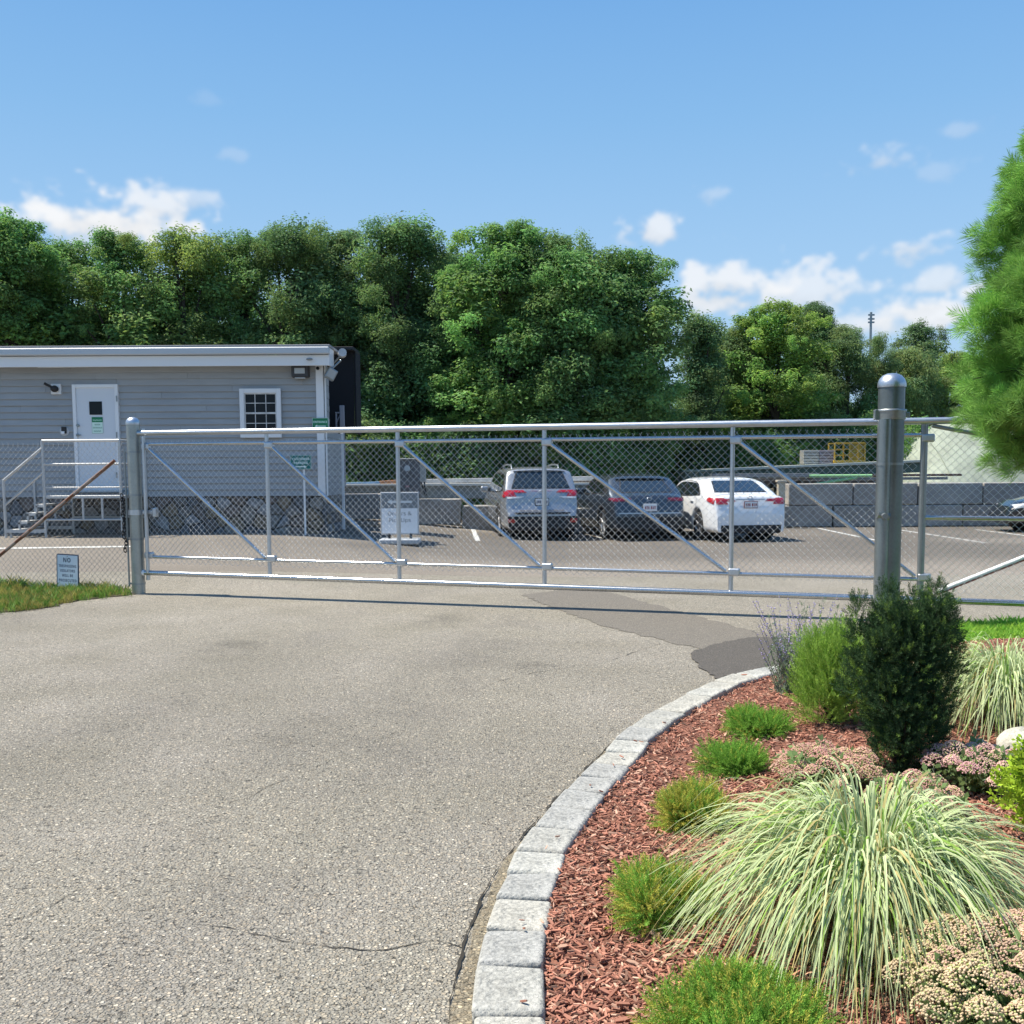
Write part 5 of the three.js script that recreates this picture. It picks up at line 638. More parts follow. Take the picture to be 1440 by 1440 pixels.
  slab.forEach(([x0, x1, yy, th, c], i) => { const dd = 29.9 + 0.35 * i, A = at(x0, yy, dd), B = at(x1, yy - 1.5, dd), q = thing('stacked_plank', ['light grey plank lying behind the white sedan', 'brown-grey long plank behind the block wall', 'dark grey plank low behind the block wall', 'pale plank lying along the top of the block wall', 'red-brown plank on the pile under the flatbed'][i], 'plank', V((A.x + B.x) / 2, A.y, -dd)); part(q, 'board', [bx((A.x + B.x) / 2, (A.y + B.y) / 2, -dd, B.x - A.x, th, 0.28, 0.006)], M({ color: C(...c), map: noiseTex, roughness: 0.9 })); part(q, 'batten', [bx(lerp(A.x, B.x, 0.3), A.y - th, -dd, 0.1, th, 0.25)], M({ color: C(0.2, 0.17, 0.12), roughness: 0.9 })); });
  const gp2 = M({ color: C(0.28, 0.52, 0.24), roughness: 0.5 }); [[1138, 669.5, 1226, 669], [1142, 682, 1205, 671.5]].forEach(([a1, b1, a2, b2], i) => { const q = thing('plastic_pipe', i ? 'light green plastic pipe sloping up the plank pile' : 'light green plastic pipe lying level on the plank pile', 'pipe', at(a1, b1, 29.75)); part(q, 'pipe', [cyl(at(a1, b1, 29.75), at(a2, b2, 29.75), 0.045, 12)], gp2); part(q, 'bore', [cyl(at(a1, b1, 29.75), at(a1, b1, 29.75).lerp(at(a2, b2, 29.75), -0.004), 0.03, 12)], black); });
  // tarpaulin shelter
  const t0 = at(1268, 676, 38.5), tc = t0.x + 5.1, ty = at(1345, 578, 40).y, q = thing('tarpaulin_shelter', 'pale green tarpaulin hoop shelter behind the block wall', 'shelter', V(tc, 0, -40)), TA = 5.2, TB = 4.2, rise = (x, z) => 0.15 + (ty - 0.15) * Math.pow(Math.max(0, 1 - Math.pow(Math.abs(x) / TA, 3.4)), 0.55) * Math.pow(Math.max(0, 1 - Math.pow(Math.abs(z) / TB, 1.45)), 0.85);
  const tarp = M({ color: C(0.35, 0.4, 0.33), map: concreteMap, roughness: 0.75 });
  part(q, 'cover', [grid(60, 40, (u, v) => { const x = TA * Math.sin((u - 0.5) * Math.PI), z = TB * (2 * v - 1); return V(tc + x, rise(x, z) - 0.03 * Math.pow(Math.sin(x * 1.6), 2), -40 - z); })], tarp);
  for (const x of [-3.9, -1.95, 0, 1.95, 3.9]) part(q, 'hoop', [taper(Array.from({ length: 25 }, (_, i) => { const z = TB * (2 * i / 24 - 1); return V(tc + x, rise(x, z) + 0.005, -40 - z); }), Array(25).fill(0.03), 6)], tarp);
  const mp = at(1225, 458, 150), mt = at(1225, 439, 150), mast = thing('radio_mast', 'distant radio mast rising above the trees', 'mast', V(mp.x, 0, mp.z)); part(mast, 'pole', [cyl(V(mp.x, 0, mp.z), mt, 0.18, 8)], galvDark); for (const t of [0.2, 0.5, 0.75]) part(mast, 'cross_arm', [bx(mp.x, lerp(mt.y, mp.y, t), mp.z, 0.9, 0.22, 0.2)], galvDark);
}
/* ---------- trees ---------- */
function leafLobe(n, len, wid, seed, hang = 0) {   // a clump of leaves at the end of a bough, about 1 m in radius; every leaf its own two faces
  const R = rng(seed), P = [], I = [], K = [], subs = Array.from({ length: 11 }, () => [V(R() - 0.5, R() - 0.5, R() - 0.5).normalize().multiplyScalar(0.35 + 0.6 * R()), 0.28 + 0.24 * R()]);   // twigs within the bough
  for (let k = 0; k < n; k++) {
    const sc = subs[Math.floor(R() * subs.length)], u = V(R() - 0.5, R() - 0.42, R() - 0.5).normalize(), r = sc[1] * (R() < 0.16 ? 1 + 0.6 * R() : 0.35 + 0.7 * Math.sqrt(R())), c = u.clone().multiplyScalar(r).add(sc[0]); c.y *= 0.85;
    const nrm = u.clone().multiplyScalar(0.75).add(V((R() - 0.5) * 1.3, 0.5 + (R() - 0.5) * 1.1, (R() - 0.5) * 1.3)).normalize(), dir = V(R() - 0.5, (R() - 0.6) * 0.8 - hang, R() - 0.5); dir.addScaledVector(nrm, -dir.dot(nrm)).normalize(); const sd = V().crossVectors(dir, nrm).normalize(), l = len * (0.6 + 0.7 * R()), w = wid * (0.65 + 0.6 * R()), i = P.length / 3, m = c.clone().addScaledVector(dir, l * 0.45), t = c.clone().addScaledVector(dir, l).addScaledVector(nrm, -0.15 * l), L = m.clone().addScaledVector(sd, w).addScaledVector(nrm, w * 0.2), Q = m.clone().addScaledVector(sd, -w).addScaledVector(nrm, w * 0.2), h = 0.65 + 0.7 * R(), y = (R() - 0.5) * 0.3;
    for (const q of [c, L, t, Q]) { P.push(q.x, q.y, q.z); K.push(h * (1 + y), h, h * (1 - y)); } I.push(i, i + 1, i + 2, i, i + 2, i + 3);
  }
  const g = new THREE.BufferGeometry(); g.setAttribute('position', new THREE.Float32BufferAttribute(P, 3)); g.setAttribute('color', new THREE.Float32BufferAttribute(K, 3)); g.setIndex(I); const h = g.toNonIndexed(); h.computeVertexNormals(); return h;
}
const lobesGeo = [[leafLobe(1180, 0.14, 0.04, 1), leafLobe(1120, 0.14, 0.04, 11)], [leafLobe(1020, 0.15, 0.047, 2), leafLobe(1060, 0.145, 0.045, 12)], [leafLobe(1400, 0.19, 0.022, 3, 0.5), leafLobe(1400, 0.19, 0.022, 13, 0.5)]];
function tree(s) {   // s: x, top, foot (px), w (px), d, n, col, kind, lobes, low = bottom of crown in m
  const R = rng(s.seed), base = V(at(s.x, 600, s.d).x, 0, -s.d), H = at(s.x, s.top, s.d).y, rx = s.w / F * s.d / 2, low = s.low ?? 0.6, cy = (H + low) / 2, ry = (H - low) / 2, rz = Math.min(rx, 3) * 0.9;
  const o = thing(s.name ?? 'broadleaf_tree', s.label, 'tree', base, s.group), wood = [], lobes = [], nl = Math.round((s.lobes ?? 46) * 1.3);
  for (let i = 0; i < nl; i++) { // branch-end clumps through the crown
    const y = -1 + 2 * ((i + R()) / nl), a = R() * 6.283, prof = Math.pow(Math.max(0.02, 1 - Math.pow(Math.abs(y + 0.12) / 1.12, 2.6)), 0.5) * (s.cone ? lerp(1, 0.35, (y + 1) / 2) : 1), r = (0.3 + 0.7 * Math.sqrt(R())) * prof;
    const lr = (s.lr ?? 0.9) * (0.62 + 0.6 * R()) * (y > 0.7 ? 0.75 : 1); lobes.push([V(Math.cos(a) * r * Math.max(0.2, rx - lr * 0.75), clamp(y * ry + cy, 0.3, H - lr * 0.85), Math.sin(a) * r * Math.max(0.3, rz - lr * 0.5)), lr, 0.8 + 0.4 * R()]);
  }
  lobes.push([V((R() - 0.5) * rx * 0.3, H - 0.45, 0), 0.5, 1]); for (let i = 0; i < 5; i++) lobes.push([V((R() - 0.5) * rx * 1.5, H - 0.5 - 1.6 * R(), (R() - 0.5) * rz), 0.3 + 0.25 * R(), 1]); for (let i = 0; i < 14; i++) { const a = R() * 6.283, y = -0.8 + 1.7 * R(), k = Math.sqrt(Math.max(0.05, 1 - y * y)) * (0.85 + 0.25 * R()); lobes.push([V(Math.cos(a) * k * rx, cy + y * ry * 0.92, Math.sin(a) * k * rz), 0.28 + 0.3 * R(), 0.85 + 0.4 * R()]); }
  const tr = 0.1 + 0.016 * H; wood.push(taper([V(0, -0.1, 0), V(0.06, H * 0.2, 0.03), V(-0.05, H * 0.45, 0), V(0.05, H * 0.8, 0.04)], [tr * 1.25, tr, tr * 0.7, tr * 0.2], 9));
  for (let i = 0; i < 14; i++) { const L = lobes[Math.floor(R() * lobes.length)][0], y0 = clamp(L.y * (0.45 + 0.25 * R()), 0.8, H * 0.7), a = V(0, y0, 0), m = a.clone().lerp(L, 0.5).add(V(0, 0.25, 0)); wood.push(taper([a, m, L], [tr * 0.35, tr * 0.22, 0.02], 6)); }
  part(o, 'trunk', wood, bark, { local: true });
  const sets = [[[], []], [[], []]], e = new THREE.Euler(), q = new THREE.Quaternion(), c = s.col;
  lobes.forEach(([p, r, k], i) => { e.set((R() - 0.5) * 0.5, R() * 6.283, (R() - 0.5) * 0.5); q.setFromEuler(e); const h = k * (0.8 + 0.4 * R()), y = (R() - 0.5) * 0.3, t = sets[i % 2]; t[0].push(new THREE.Matrix4().compose(p, q, V(r * (0.9 + 0.3 * R()), r * (0.75 + 0.3 * R()), r * (0.9 + 0.3 * R())))); t[1].push(C(c[0] * h * (1 + y), c[1] * h, c[2] * h * (1 - y * 0.5))); });
  sets.forEach(([m, cc], i) => instanced(o, 'crown', lobesGeo[s.kind ?? 0][i], leafMat, m, cc));
  return o;
}
{
  const dark = [0.15, 0.26, 0.085], mid = [0.175, 0.315, 0.09], bright = [0.195, 0.36, 0.09], olive = [0.2, 0.3, 0.11], yel = [0.235, 0.35, 0.09], deep = [0.135, 0.235, 0.085];
  const g1 = 'trees in the row behind the site office', g2 = 'tall broad trees behind the parked cars';
  let seed = 300; const T = (x, top, w, d, n, col, label, group, more = {}) => tree({ x, top, w, d, n, col, label, group, seed: seed++, ...more });
  T(-40, 315, 190, 34, 3600, bright, 'light green tree whose crown rises beyond the roof left of the door steps', g1); T(22, 296, 150, 33, 4200, bright, 'bright pointed tree rising beyond the roof above the security camera', g1, { kind: 1 }); T(95, 334, 165, 35, 4000, mid, 'mid-green tree rising beyond the roof above the white door', g1); T(182, 322, 160, 34, 3800, mid, 'loose open-crowned tree rising beyond the roof between the door and the window', g1, { kind: 1, lobes: 36 });
  T(262, 318, 175, 33.5, 4000, yel, 'yellowish open tree beyond the roof left of the office window', g1, { lobes: 40 }); T(340, 324, 160, 35, 3600, mid, 'thin-crowned tree beyond the roof directly above the office window', g1, { lobes: 36 }); T(412, 308, 190, 34, 4400, dark, 'dark round-topped tree beyond the roof above the wall-pack light', g1, { lobes: 42 }); T(478, 318, 150, 35, 3800, olive, 'olive tree rising beyond the roof corner with the spotlight', g1, { kind: 1 });
  T(560, 304, 190, 34, 6500, dark, 'dark-leaved tall tree with a double top right of the site office roof', undefined, { lobes: 58 });
  T(640, 352, 150, 36, 4500, deep, 'lower tree filling the gap between the two tallest crowns', undefined, { kind: 1 });
  T(708, 308, 200, 32.5, 7600, bright, 'broad round-topped bright green tree behind the silver SUV', undefined, { kind: 1, lobes: 64 });
  T(806, 326, 210, 32, 7600, mid, 'massive spreading maple behind the dark crossover', undefined, { lobes: 64 }); T(888, 346, 170, 32.5, 6200, mid, 'rounded green tree ending the tall row above the white sedan', undefined, { lobes: 54, kind: 1 });
  T(985, 440, 76, 40, 2200, deep, 'narrow dark tree right of the tall row', undefined, { lobes: 26, cone: true }); T(1036, 462, 110, 43, 2400, olive, 'small pale tree between the narrow dark tree and the bright one', undefined, { kind: 2 });
  T(1092, 420, 160, 42, 4600, [0.25, 0.4, 0.08], 'light yellow-green young tree with a feathery pointed top', undefined, { kind: 1, lobes: 46 }); T(1138, 424, 90, 46, 2000, deep, 'dark wispy tree top behind the light yellow-green one', undefined, { kind: 2 });
  T(1190, 456, 170, 45, 4600, olive, 'willow-like tree with fine streaming olive leaves', undefined, { kind: 2, lobes: 44 }); T(1286, 450, 100, 54, 2400, deep, 'far dark round tree above the big roller post', undefined, { lobes: 26 });
  T(1262, 488, 150, 46, 3600, olive, 'low olive tree behind the big roller post', undefined, { kind: 2 }); T(1338, 492, 150, 48, 3600, yel, 'yellow-green tree above the tarpaulin shelter', undefined, { kind: 1 }); T(1440, 480, 170, 48, 3200, mid, 'broad tree behind the pine by the fence', undefined, {});
  // second rank that closes the wood
  const lb = 'tree standing in the second rank of the wood behind the taller crowns', gb = 'back rank of the wood';
  for (let i = 0; i < 12; i++) T(-30 + i * 104, i < 5 ? 415 : i < 9 ? 395 : 530, 190, i < 9 ? 40 : 52, 2200, mid, lb, gb, { lobes: 30, low: 0.2 });
  // undergrowth
  const R = rng(400); for (let i = 0; i < 15; i++) { const x = 500 + i * 56 + 20 * (R() - 0.5); T(x, 560 + 34 * R() + (i > 8 ? 18 : 0), 110, (x < 945 ? 31.6 : 41) + 0.8 * R(), 1900, [dark, mid, bright, dark][i % 4], 'bushy undergrowth shrub at the dark foot of the wood', 'undergrowth along the wood edge', { name: 'woodland_shrub', low: 0.05, lobes: 20 }); }
  struct('forest_floor', grid(20, 8, (u, v) => V(-40 + u * 90, 0.02, -34.5 - v * 30)), M({ color: C(0.05, 0.045, 0.025), map: noiseTex, roughness: 1 }));
}
/* ---------- planting ---------- */
function sprig(len, n, nl, nw, seed, cone = 0.9) {   // a twig with needles all round
  const R = rng(seed), P = [], I = [];
  for (let k = 0; k < n; k++) { const t = (k + 0.4) / n, y = t * len, a = k * 2.4 + R(), b = V(0, y, 0), d = V(Math.cos(a) * cone, 0.45 + 0.7 * t + 0.2 * R(), Math.sin(a) * cone).normalize(), l = nl * (0.7 + 0.5 * R()) * (1 - 0.35 * t), s = V().crossVectors(d, V(R() - 0.5, 0.3, R() - 0.5)).normalize().multiplyScalar(nw), m = b.clone().addScaledVector(d, l * 0.5), e = b.clone().addScaledVector(d, l), i = P.length / 3; for (const q of [b, m.clone().add(s), e, m.clone().sub(s)]) P.push(q.x, q.y, q.z); I.push(i, i + 1, i + 2, i, i + 2, i + 3); }
  const g = new THREE.BufferGeometry(); g.setAttribute('position', new THREE.Float32BufferAttribute(P, 3)); g.setIndex(I); const h = g.toNonIndexed(); h.computeVertexNormals(); h.setAttribute('color', new THREE.Float32BufferAttribute(new Float32Array(h.attributes.position.count * 3).fill(1), 3)); return h;
}
const upQ = new THREE.Quaternion(), twist = new THREE.Quaternion();
function aim(p, dir, roll, s) { upQ.setFromUnitVectors(V(0, 1, 0), dir.normalize()); twist.setFromAxisAngle(V(0, 1, 0), roll); return new THREE.Matrix4().compose(p, upQ.multiply(twist), s.isVector3 ? s : V(s, s, s)); }
const yewSprig = sprig(0.075, 26, 0.026, 0.0022, 5), junSprig = sprig(0.085, 34, 0.02, 0.0016, 6, 0.8), arbSprig = sprig(0.12, 40, 0.03, 0.0018, 8, 0.55), pineTuft = sprig(0.09, 48, 0.125, 0.002, 9, 0.7), leafSprig = sprig(0.1, 12, 0.045, 0.009, 10, 1);
const bedAt = (x, y) => { let p = gnd(x, y, 0.1); for (let i = 0; i < 6; i++) p = gnd(x, y, bedY(p.x, -p.z)); return p; };
function shrub(name, label, cat, base, lobes, n, geo, colf, seed, up = 0.6, scale = 1, group) {   // lobes: [x, y, z, rx, ry, rz] about the base
  const R = rng(seed), o = thing(name, label, cat, base, group), mats = [], cols = [], w = lobes.map((l) => l[3] * l[4] + l[3] * l[5]), sum = w.reduce((a, b) => a + b, 0);
  part(o, 'stem', [taper([V(0, -0.05, 0), V(0.01, lobes[0][1] * 0.6 + 0.02, 0)], [0.022, 0.012], 7), ...lobes.slice(0, 14).map((l) => taper([V(0, 0, 0), V(l[0] * 0.5, l[1] * 0.55, l[2] * 0.5), V(l[0], l[1] + l[4] * 0.4, l[2])], [0.014, 0.009, 0.003], 5))], bark, { local: true });
  lobes.forEach((l, j) => { const m = Math.round(n * w[j] / sum), lk = 0.8 + 0.4 * R(); for (let i = 0; i < m; i++) { const u = V(R() - 0.5, R() - 0.42, R() - 0.5).normalize(), r = 0.5 + 0.5 * Math.sqrt(R()), p = V(l[0] + u.x * l[3] * r, l[1] + u.y * l[4] * r, l[2] + u.z * l[5] * r); if (p.y < 0.0) p.y = 0.01 + 0.02 * R(); const dir = u.clone().add(V((R() - 0.5) * 0.7, up + (R() - 0.5) * 0.4, (R() - 0.5) * 0.7)); mats.push(aim(p, dir, R() * 6.28, scale * (0.75 + 0.5 * R()))); cols.push(colf(R, r, lk)); } });
  instanced(o, 'foliage', geo, needleMat, mats, cols); return o;
}
{
  const R = rng(500);
  // upright yew
  const yb = bedAt(1268, 1086), lob = []; for (let i = 0; i < 30; i++) { const t = i / 30, a = i * 2.4, r = 0.19 * (0.35 + 0.75 * Math.sin(Math.PI * (0.12 + 0.72 * t))) * (0.4 + 0.6 * R()); lob.push([Math.cos(a) * r, 0.08 + 0.64 * t + 0.05 * R(), Math.sin(a) * r * 0.9, 0.075 + 0.03 * R(), 0.11 + 0.04 * R(), 0.075]); }
  for (const [x, y] of [[-0.22, 0.74], [-0.1, 0.8], [0.06, 0.76], [0.17, 0.79], [0.22, 0.7], [-0.2, 0.6]]) lob.push([x, y, (R() - 0.5) * 0.12, 0.045, 0.12, 0.045]);
  shrub('yew_shrub', 'dark green upright yew in front of the big roller post', 'shrub', yb, lob, 6800, yewSprig, (q, r) => { const t = q(), k = 0.7 + 0.6 * q(); return t < 0.15 ? C(0.16 * k, 0.26 * k, 0.05 * k) : C(0.04 * k, 0.085 * k, 0.03 * k); }, 501, 0.9, 0.75);
  // feathery bright arborvitae beside it
  const ab = bedAt(1172, 1018), al = []; for (let i = 0; i < 14; i++) { const t = i / 14, a = i * 2.4; al.push([Math.cos(a) * 0.13 * (1 - 0.5 * t), 0.08 + 0.36 * t, Math.sin(a) * 0.13 * (1 - 0.5 * t), 0.11, 0.12, 0.1]); }
  shrub('conifer_shrub', 'feathery lime-green conifer shrub left of the yew', 'shrub', ab, al, 2000, arbSprig, (q) => { const k = 0.7 + 0.6 * q(); return C(0.3 * k, 0.46 * k, 0.08 * k); }, 502, 1.2, 0.9);
  // low junipers
  const jl = (px, py, rx, ry, label, mixYellow, seed, n) => { const b = bedAt(px, py), L = [], q = rng(seed); for (let i = 0; i < 16; i++) { const a = q() * 6.28, r = Math.sqrt(q()) * 0.8; L.push([Math.cos(a) * r * rx, ry * 0.26 * (1 - 0.4 * r) + 0.015, Math.sin(a) * r * rx, rx * 0.34, ry * (0.42 + 0.25 * q()), rx * 0.34]); } shrub('juniper_mound', label, 'shrub', b, L, n, junSprig, (k) => { const h = 0.7 + 0.6 * k(); return k() < mixYellow ? C(0.48 * h, 0.46 * h, 0.08 * h) : C(0.19 * h, 0.38 * h, 0.05 * h); }, seed, 0.2, 0.75, 'low junipers along the kerb'); };
  jl(1063, 1032, 0.17, 0.11, 'bright green low juniper tuft farthest along the kerb, by the driveway patch', 0.08, 511, 1800); jl(1030, 1088, 0.165, 0.12, 'deep green low juniper tuft second from the driveway patch', 0.05, 512, 1800);
  jl(982, 1158, 0.17, 0.14, 'yellow-green low juniper third along the kerb from the driveway patch', 0.65, 513, 2100); jl(930, 1288, 0.16, 0.14, 'mixed gold and green low juniper tucked against the striped grass', 0.4, 514, 2000); jl(1048, 1482, 0.21, 0.14, 'large green and gold juniper mound below the striped grass', 0.3, 515, 4200);
  // striped ornamental grass
  const grassM = MP({ color: C(1), vertexColors: true, roughness: 1, transmission: 0.35, thickness: 0, side: THREE.DoubleSide, specularIntensity: 0.5 });
  const clump = (label, base, n, H, W, seed) => {
    const q = rng(seed), P = [], Cc = [], I = [], NS = 11;
    for (let k = 0; k < n; k++) {
      const a = q() * 6.283, out = W * (0.25 + 0.8 * Math.pow(q(), 0.7)), h = H * (0.65 + 0.45 * q()) * (1.1 - 0.35 * out / W), r0 = 0.09 * Math.sqrt(q()), dx = Math.cos(a), dz = Math.sin(a), bx0 = Math.cos(a + q() - 0.5) * r0, bz0 = Math.sin(a + q() - 0.5) * r0, w = 0.0026 + 0.0034 * q(), tw = (q() - 0.5) * 1.4, droop = 0.55 + 0.8 * q(), curl = (q() - 0.5) * 0.7, tone = 0.75 + 0.45 * q(), base0 = P.length / 3, dry = q() < 0.1, plain = q() < 0.16;
      for (let i = 0; i <= NS; i++) {
        const t = i / NS, s = out * Math.pow(t, 1.25), y = h * (2.1 * t - (1.25 + 0.85 * droop) * t * t * (0.72 + 0.28 * t)), ox = -dz * curl * t * t * out, oz = dx * curl * t * t * out, cx = bx0 + dx * s + ox, cz = bz0 + dz * s + oz, ww = w * (t < 0.1 ? 0.8 + 2 * t : Math.pow(1 - t, 0.55) + 0.04), sx = -dz * Math.cos(tw), sz = dx * Math.cos(tw), sy = Math.sin(tw);
        for (const e of [-1, 0, 1]) { P.push(cx + sx * ww * e, Math.max(y, 0.004) + sy * ww * e - (e === 0 ? ww * 0.3 : 0), cz + sz * ww * e); const c = dry ? [0.5, 0.42, 0.18] : plain ? [0.26, 0.42, 0.08] : e === 0 ? [0.31, 0.45, 0.16] : [0.76, 0.78, 0.5]; Cc.push(c[0] * tone, c[1] * tone, c[2] * tone); }
        if (i) for (const e of [0, 1]) { const b = base0 + (i - 1) * 3 + e; I.push(b, b + 1, b + 3, b + 3, b + 1, b + 4); }
      }
    }
    const g = new THREE.BufferGeometry(); g.setAttribute('position', new THREE.Float32BufferAttribute(P, 3)); g.setAttribute('color', new THREE.Float32BufferAttribute(Cc, 3)); g.setIndex(I); g.computeVertexNormals();
    const o = thing('ornamental_grass', label, 'grass clump', base); part(o, 'blades', g, grassM, { local: true, keepUV: true, kind: 'stuff' }); part(o, 'crown', [ball(V(0, 0.02, 0), 0.1, 1, 0.5, 1)], M({ color: C(0.12, 0.13, 0.05), map: noiseTex, roughness: 1 }), { local: true });
  };
  clump('large cream-striped ornamental grass arching over the front of the bed', bedAt(1220, 1315), 1800, 0.7, 0.63, 521); clump('cream-striped ornamental grass between the yew and the lawn', bedAt(1412, 1016), 1200, 0.74, 0.66, 522);
  // stonecrop in flower
  const bud = new THREE.IcosahedronGeometry(0.0027, 0), stemM = MP({ color: C(0.16, 0.24, 0.09), roughness: 0.8 });
  const sedum = (label, px, py, rad, hgt, heads, col, seed) => {
    const q = rng(seed), b = bedAt(px, py), o = thing('stonecrop', label, 'flowering plant', b, 'stonecrops in flower'), mats = [], cols = [], lm = [], lc = [], st = [];
    for (let k = 0; k < heads; k++) {
      const a = k * 2.4, r = rad * Math.sqrt((k + 0.5) / heads), hx = Math.cos(a) * r, hz = Math.sin(a) * r, hy = hgt * (1 - 0.45 * (r / rad) ** 2) + 0.04 * (q() - 0.5), hr = 0.042 + 0.03 * q(), tone = 0.8 + 0.35 * q(), pinkish = q();
      st.push(cyl(V(hx * 0.25, 0, hz * 0.25), V(hx, hy - 0.01, hz), 0.005, 5)); for (let i = 0; i < 430; i++) { const aa = q() * 6.283, rr2 = Math.sqrt(q()), x = Math.cos(aa) * rr2 * hr, z = Math.sin(aa) * rr2 * hr, y = hy + 0.75 * hr * (1 - rr2 * rr2) + 0.006 * (q() - 0.5), s = 0.8 + 0.7 * q(); mats.push(new THREE.Matrix4().makeScale(s, s, s).setPosition(hx + x, y, hz + z)); const t = tone * (0.75 + 0.5 * q()), g2 = q() < 0.18; cols.push(g2 ? C(0.4 * t, 0.44 * t, 0.16 * t) : C(col[0] * t, col[1] * t * lerp(0.9, 1.1, pinkish), col[2] * t)); }
      for (let i = 0; i < 9; i++) { const t = 0.1 + 0.62 * q(), p = V(lerp(hx * 0.25, hx, t), hy * t, lerp(hz * 0.25, hz, t)), d = V(q() - 0.5, 0.25, q() - 0.5).normalize(); lm.push(aim(p, d, q() * 6, 0.8 + 0.6 * q())); const kk = 0.7 + 0.6 * q(); lc.push(C(0.24 * kk, 0.36 * kk, 0.13 * kk)); }
    }
    part(o, 'stem', st, stemM, { local: true }); instanced(o, 'flower_head', bud, M({ color: C(1), roughness: 0.9 }), mats, cols); instanced(o, 'leaf', leafSprig, leafMat, lm, lc);
  };
  sedum('pink-flowered stonecrop behind the large striped grass, left of the yew foot', 1162, 1112, 0.24, 0.16, 24, [0.6, 0.34, 0.27], 531); sedum('pale pink stonecrop right of the yew foot', 1374, 1110, 0.23, 0.17, 22, [0.68, 0.43, 0.38], 532); sedum('peach and beige stonecrop mass right of the large striped grass', 1432, 1452, 0.31, 0.24, 46, [0.57, 0.42, 0.27], 533); sedum('low pink stonecrop showing through the top of the large striped grass', 1290, 1150, 0.17, 0.13, 14, [0.58, 0.35, 0.27], 534);
  // leafy bright shrub at the bed's right edge
  const eb = bedAt(1466, 1185), el = []; for (let i = 0; i < 9; i++) el.push([(R() - 0.5) * 0.16, 0.08 + 0.26 * i / 9, (R() - 0.5) * 0.16, 0.07, 0.07, 0.07]); shrub('leafy_shrub', 'small leafy shrub with vivid lime leaves beside the pale stone', 'shrub', eb, el, 420, leafSprig, (q) => { const k = 0.7 + 0.6 * q(); return C(0.34 * k, 0.48 * k, 0.04 * k); }, 541, 0.9, 0.8);
  // russian sage
  const sb = bedAt(1112, 975), so = thing('lavender_sage', 'airy sage with thin purple flower spikes and silvery leaves at the kerb end', 'flowering plant', sb), sq = rng(551), st = [], fm = [], fc = [], lm = [], lc = [];
  for (let k = 0; k < 74; k++) { const a = sq() * 6.283, l = 0.3 + 0.36 * sq(), lean = 0.12 + 0.5 * sq(), bx0 = (sq() - 0.35) * 0.28, bz0 = (sq() - 0.5) * 0.2, tip = V(bx0 + Math.cos(a) * lean * l, l, bz0 + Math.sin(a) * lean * l), b = V(bx0, 0, bz0), m = b.clone().lerp(tip, 0.5).add(V(0, 0.03, 0)); st.push(taper([b, m, tip], [0.003, 0.0022, 0.0012], 4)); const purple = k % 5 !== 0; for (let i = 0; i < 42; i++) { const t = i / 42, p = (t < 0.5 ? b.clone().lerp(m, t * 2) : m.clone().lerp(tip, t * 2 - 1)).add(V((sq() - 0.5) * 0.02, (sq() - 0.5) * 0.015, (sq() - 0.5) * 0.02)); if (t > 0.5 && purple) { if (sq() < 0.4) continue; const s = 1.2 + 0.8 * sq(), kk = 0.7 + 0.6 * sq(); fm.push(new THREE.Matrix4().makeScale(s, s, s).setPosition(p)); fc.push(C(0.38 * kk, 0.32 * kk, 0.56 * kk)); } else if (i % 3 === 0) { lm.push(aim(p, V(sq() - 0.5, 0.5, sq() - 0.5), sq() * 6, 0.45)); const kk = 0.8 + 0.5 * sq(); lc.push(C(0.2 * kk, 0.27 * kk, 0.16 * kk)); } } }
  part(so, 'stem', st, M({ color: C(0.3, 0.3, 0.26), roughness: 0.9 }), { local: true }); instanced(so, 'flower', bud, M({ color: C(1), roughness: 0.9 }), fm, fc); instanced(so, 'leaf', leafSprig, leafMat, lm, lc);
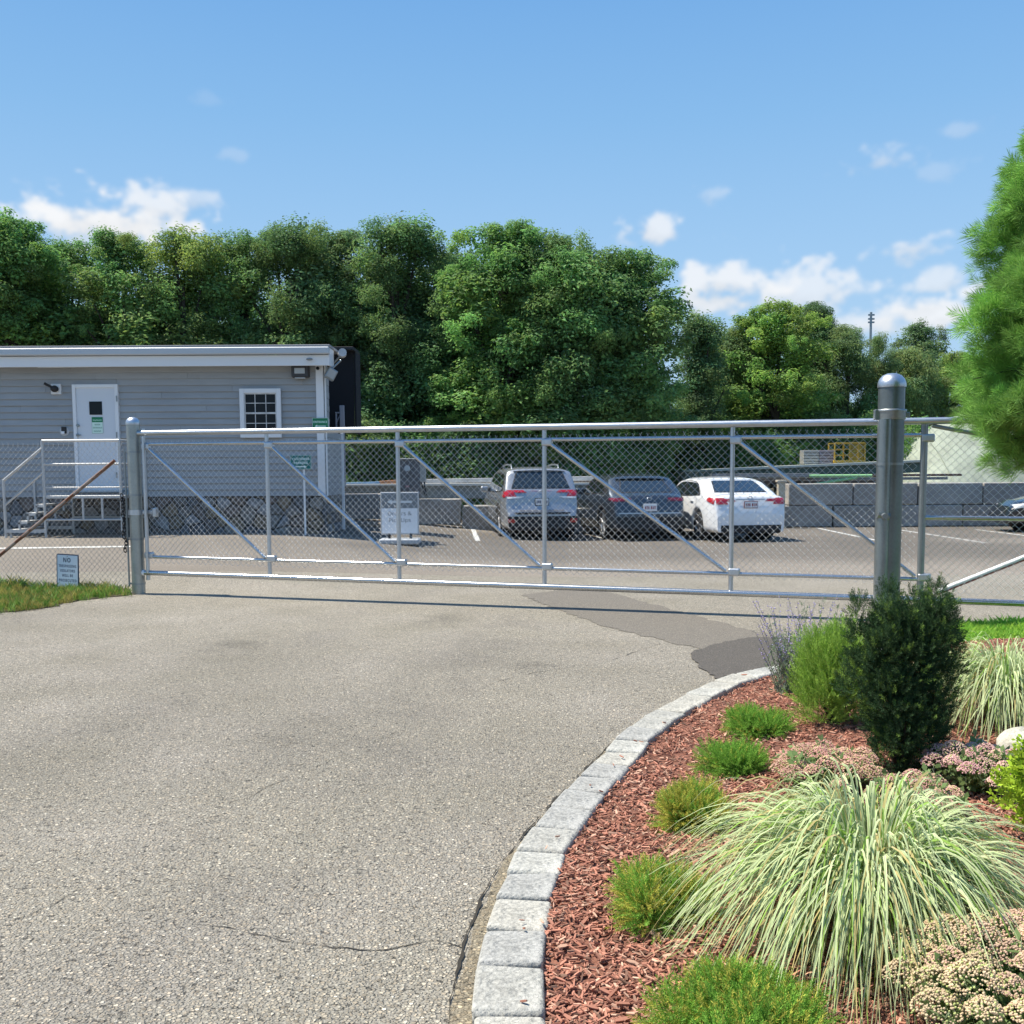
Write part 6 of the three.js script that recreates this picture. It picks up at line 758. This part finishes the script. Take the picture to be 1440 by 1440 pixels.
  // pale stone
  const rb = bedAt(1446, 1062), ro = thing('boulder', 'smooth pale boulder at the edge of the bed', 'stone', rb); { const g = new THREE.IcosahedronGeometry(0.12, 3), p = g.attributes.position; for (let i = 0; i < p.count; i++) { const v = V(p.getX(i), p.getY(i), p.getZ(i)), k = 0.9 + 0.22 * vnoise(v.x * 14 + 9, v.y * 14 + v.z * 11, 8); p.setXYZ(i, v.x * k * 1.25, v.y * k * 0.75 + 0.05, v.z * k); } g.computeVertexNormals(); part(ro, 'rock', [g], M({ color: C(0.56, 0.53, 0.44), map: graniteMap, bumpMap: noiseBump, bumpScale: 0.004, roughness: 0.9 }), { local: true }); }
  // soft-needled pine
  const pd = 8.3, pb = at(1499, 700, pd); pb.y = 0; const po = thing('pine_tree', 'soft bright green pine with drooping plumes at the right of the gate', 'tree', pb), pq = rng(561), wood = [taper([V(0, -0.1, 0), V(0.03, 1.6, 0), V(-0.02, 3.0, 0), V(0, 4.55, 0)], [0.1, 0.085, 0.06, 0.015], 10)], pm = [], pc = [];
  for (let k = 0; k < 150; k++) { const t = (k + pq()) / 150, y = 1.7 + 2.9 * t, a = k * 2.4 + pq(), len = 0.68 * (1 - Math.pow(t, 3.2)) * (0.5 + 0.68 * pq()) * (t < 0.1 ? 0.6 + 4 * t : 1) + 0.05, dir = V(Math.cos(a), 0.25, Math.sin(a)), p0 = V(0, y - 0.1, 0), p1 = p0.clone().addScaledVector(dir, len * 0.6), p2 = p0.clone().addScaledVector(dir, len).add(V(0, -0.12 * len - 0.06, 0)); wood.push(taper([p0, p1, p2], [0.022, 0.014, 0.004], 5));
    const tone = 0.7 + 0.6 * pq(); for (let i = 0; i < 46; i++) { const s = 0.35 + 0.65 * Math.sqrt(pq()), p = (s < 0.6 ? p0.clone().lerp(p1, s / 0.6) : p1.clone().lerp(p2, (s - 0.6) / 0.4)).add(V((pq() - 0.5) * 0.22, (pq() - 0.45) * 0.2, (pq() - 0.5) * 0.22)); const d = V(Math.cos(a) + (pq() - 0.5) * 1.3, 0.35 + (pq() - 0.5) * 1.1, Math.sin(a) + (pq() - 0.5) * 1.3); pm.push(aim(p, d, pq() * 6.28, 0.75 + 0.5 * pq())); const kk = tone * (0.75 + 0.5 * pq()); pc.push(C(0.22 * kk, 0.42 * kk, 0.09 * kk)); } }
  part(po, 'trunk', wood, bark, { local: true }); instanced(po, 'needles', pineTuft, needleMat, pm, pc);
}
renderer.render(scene, camera);
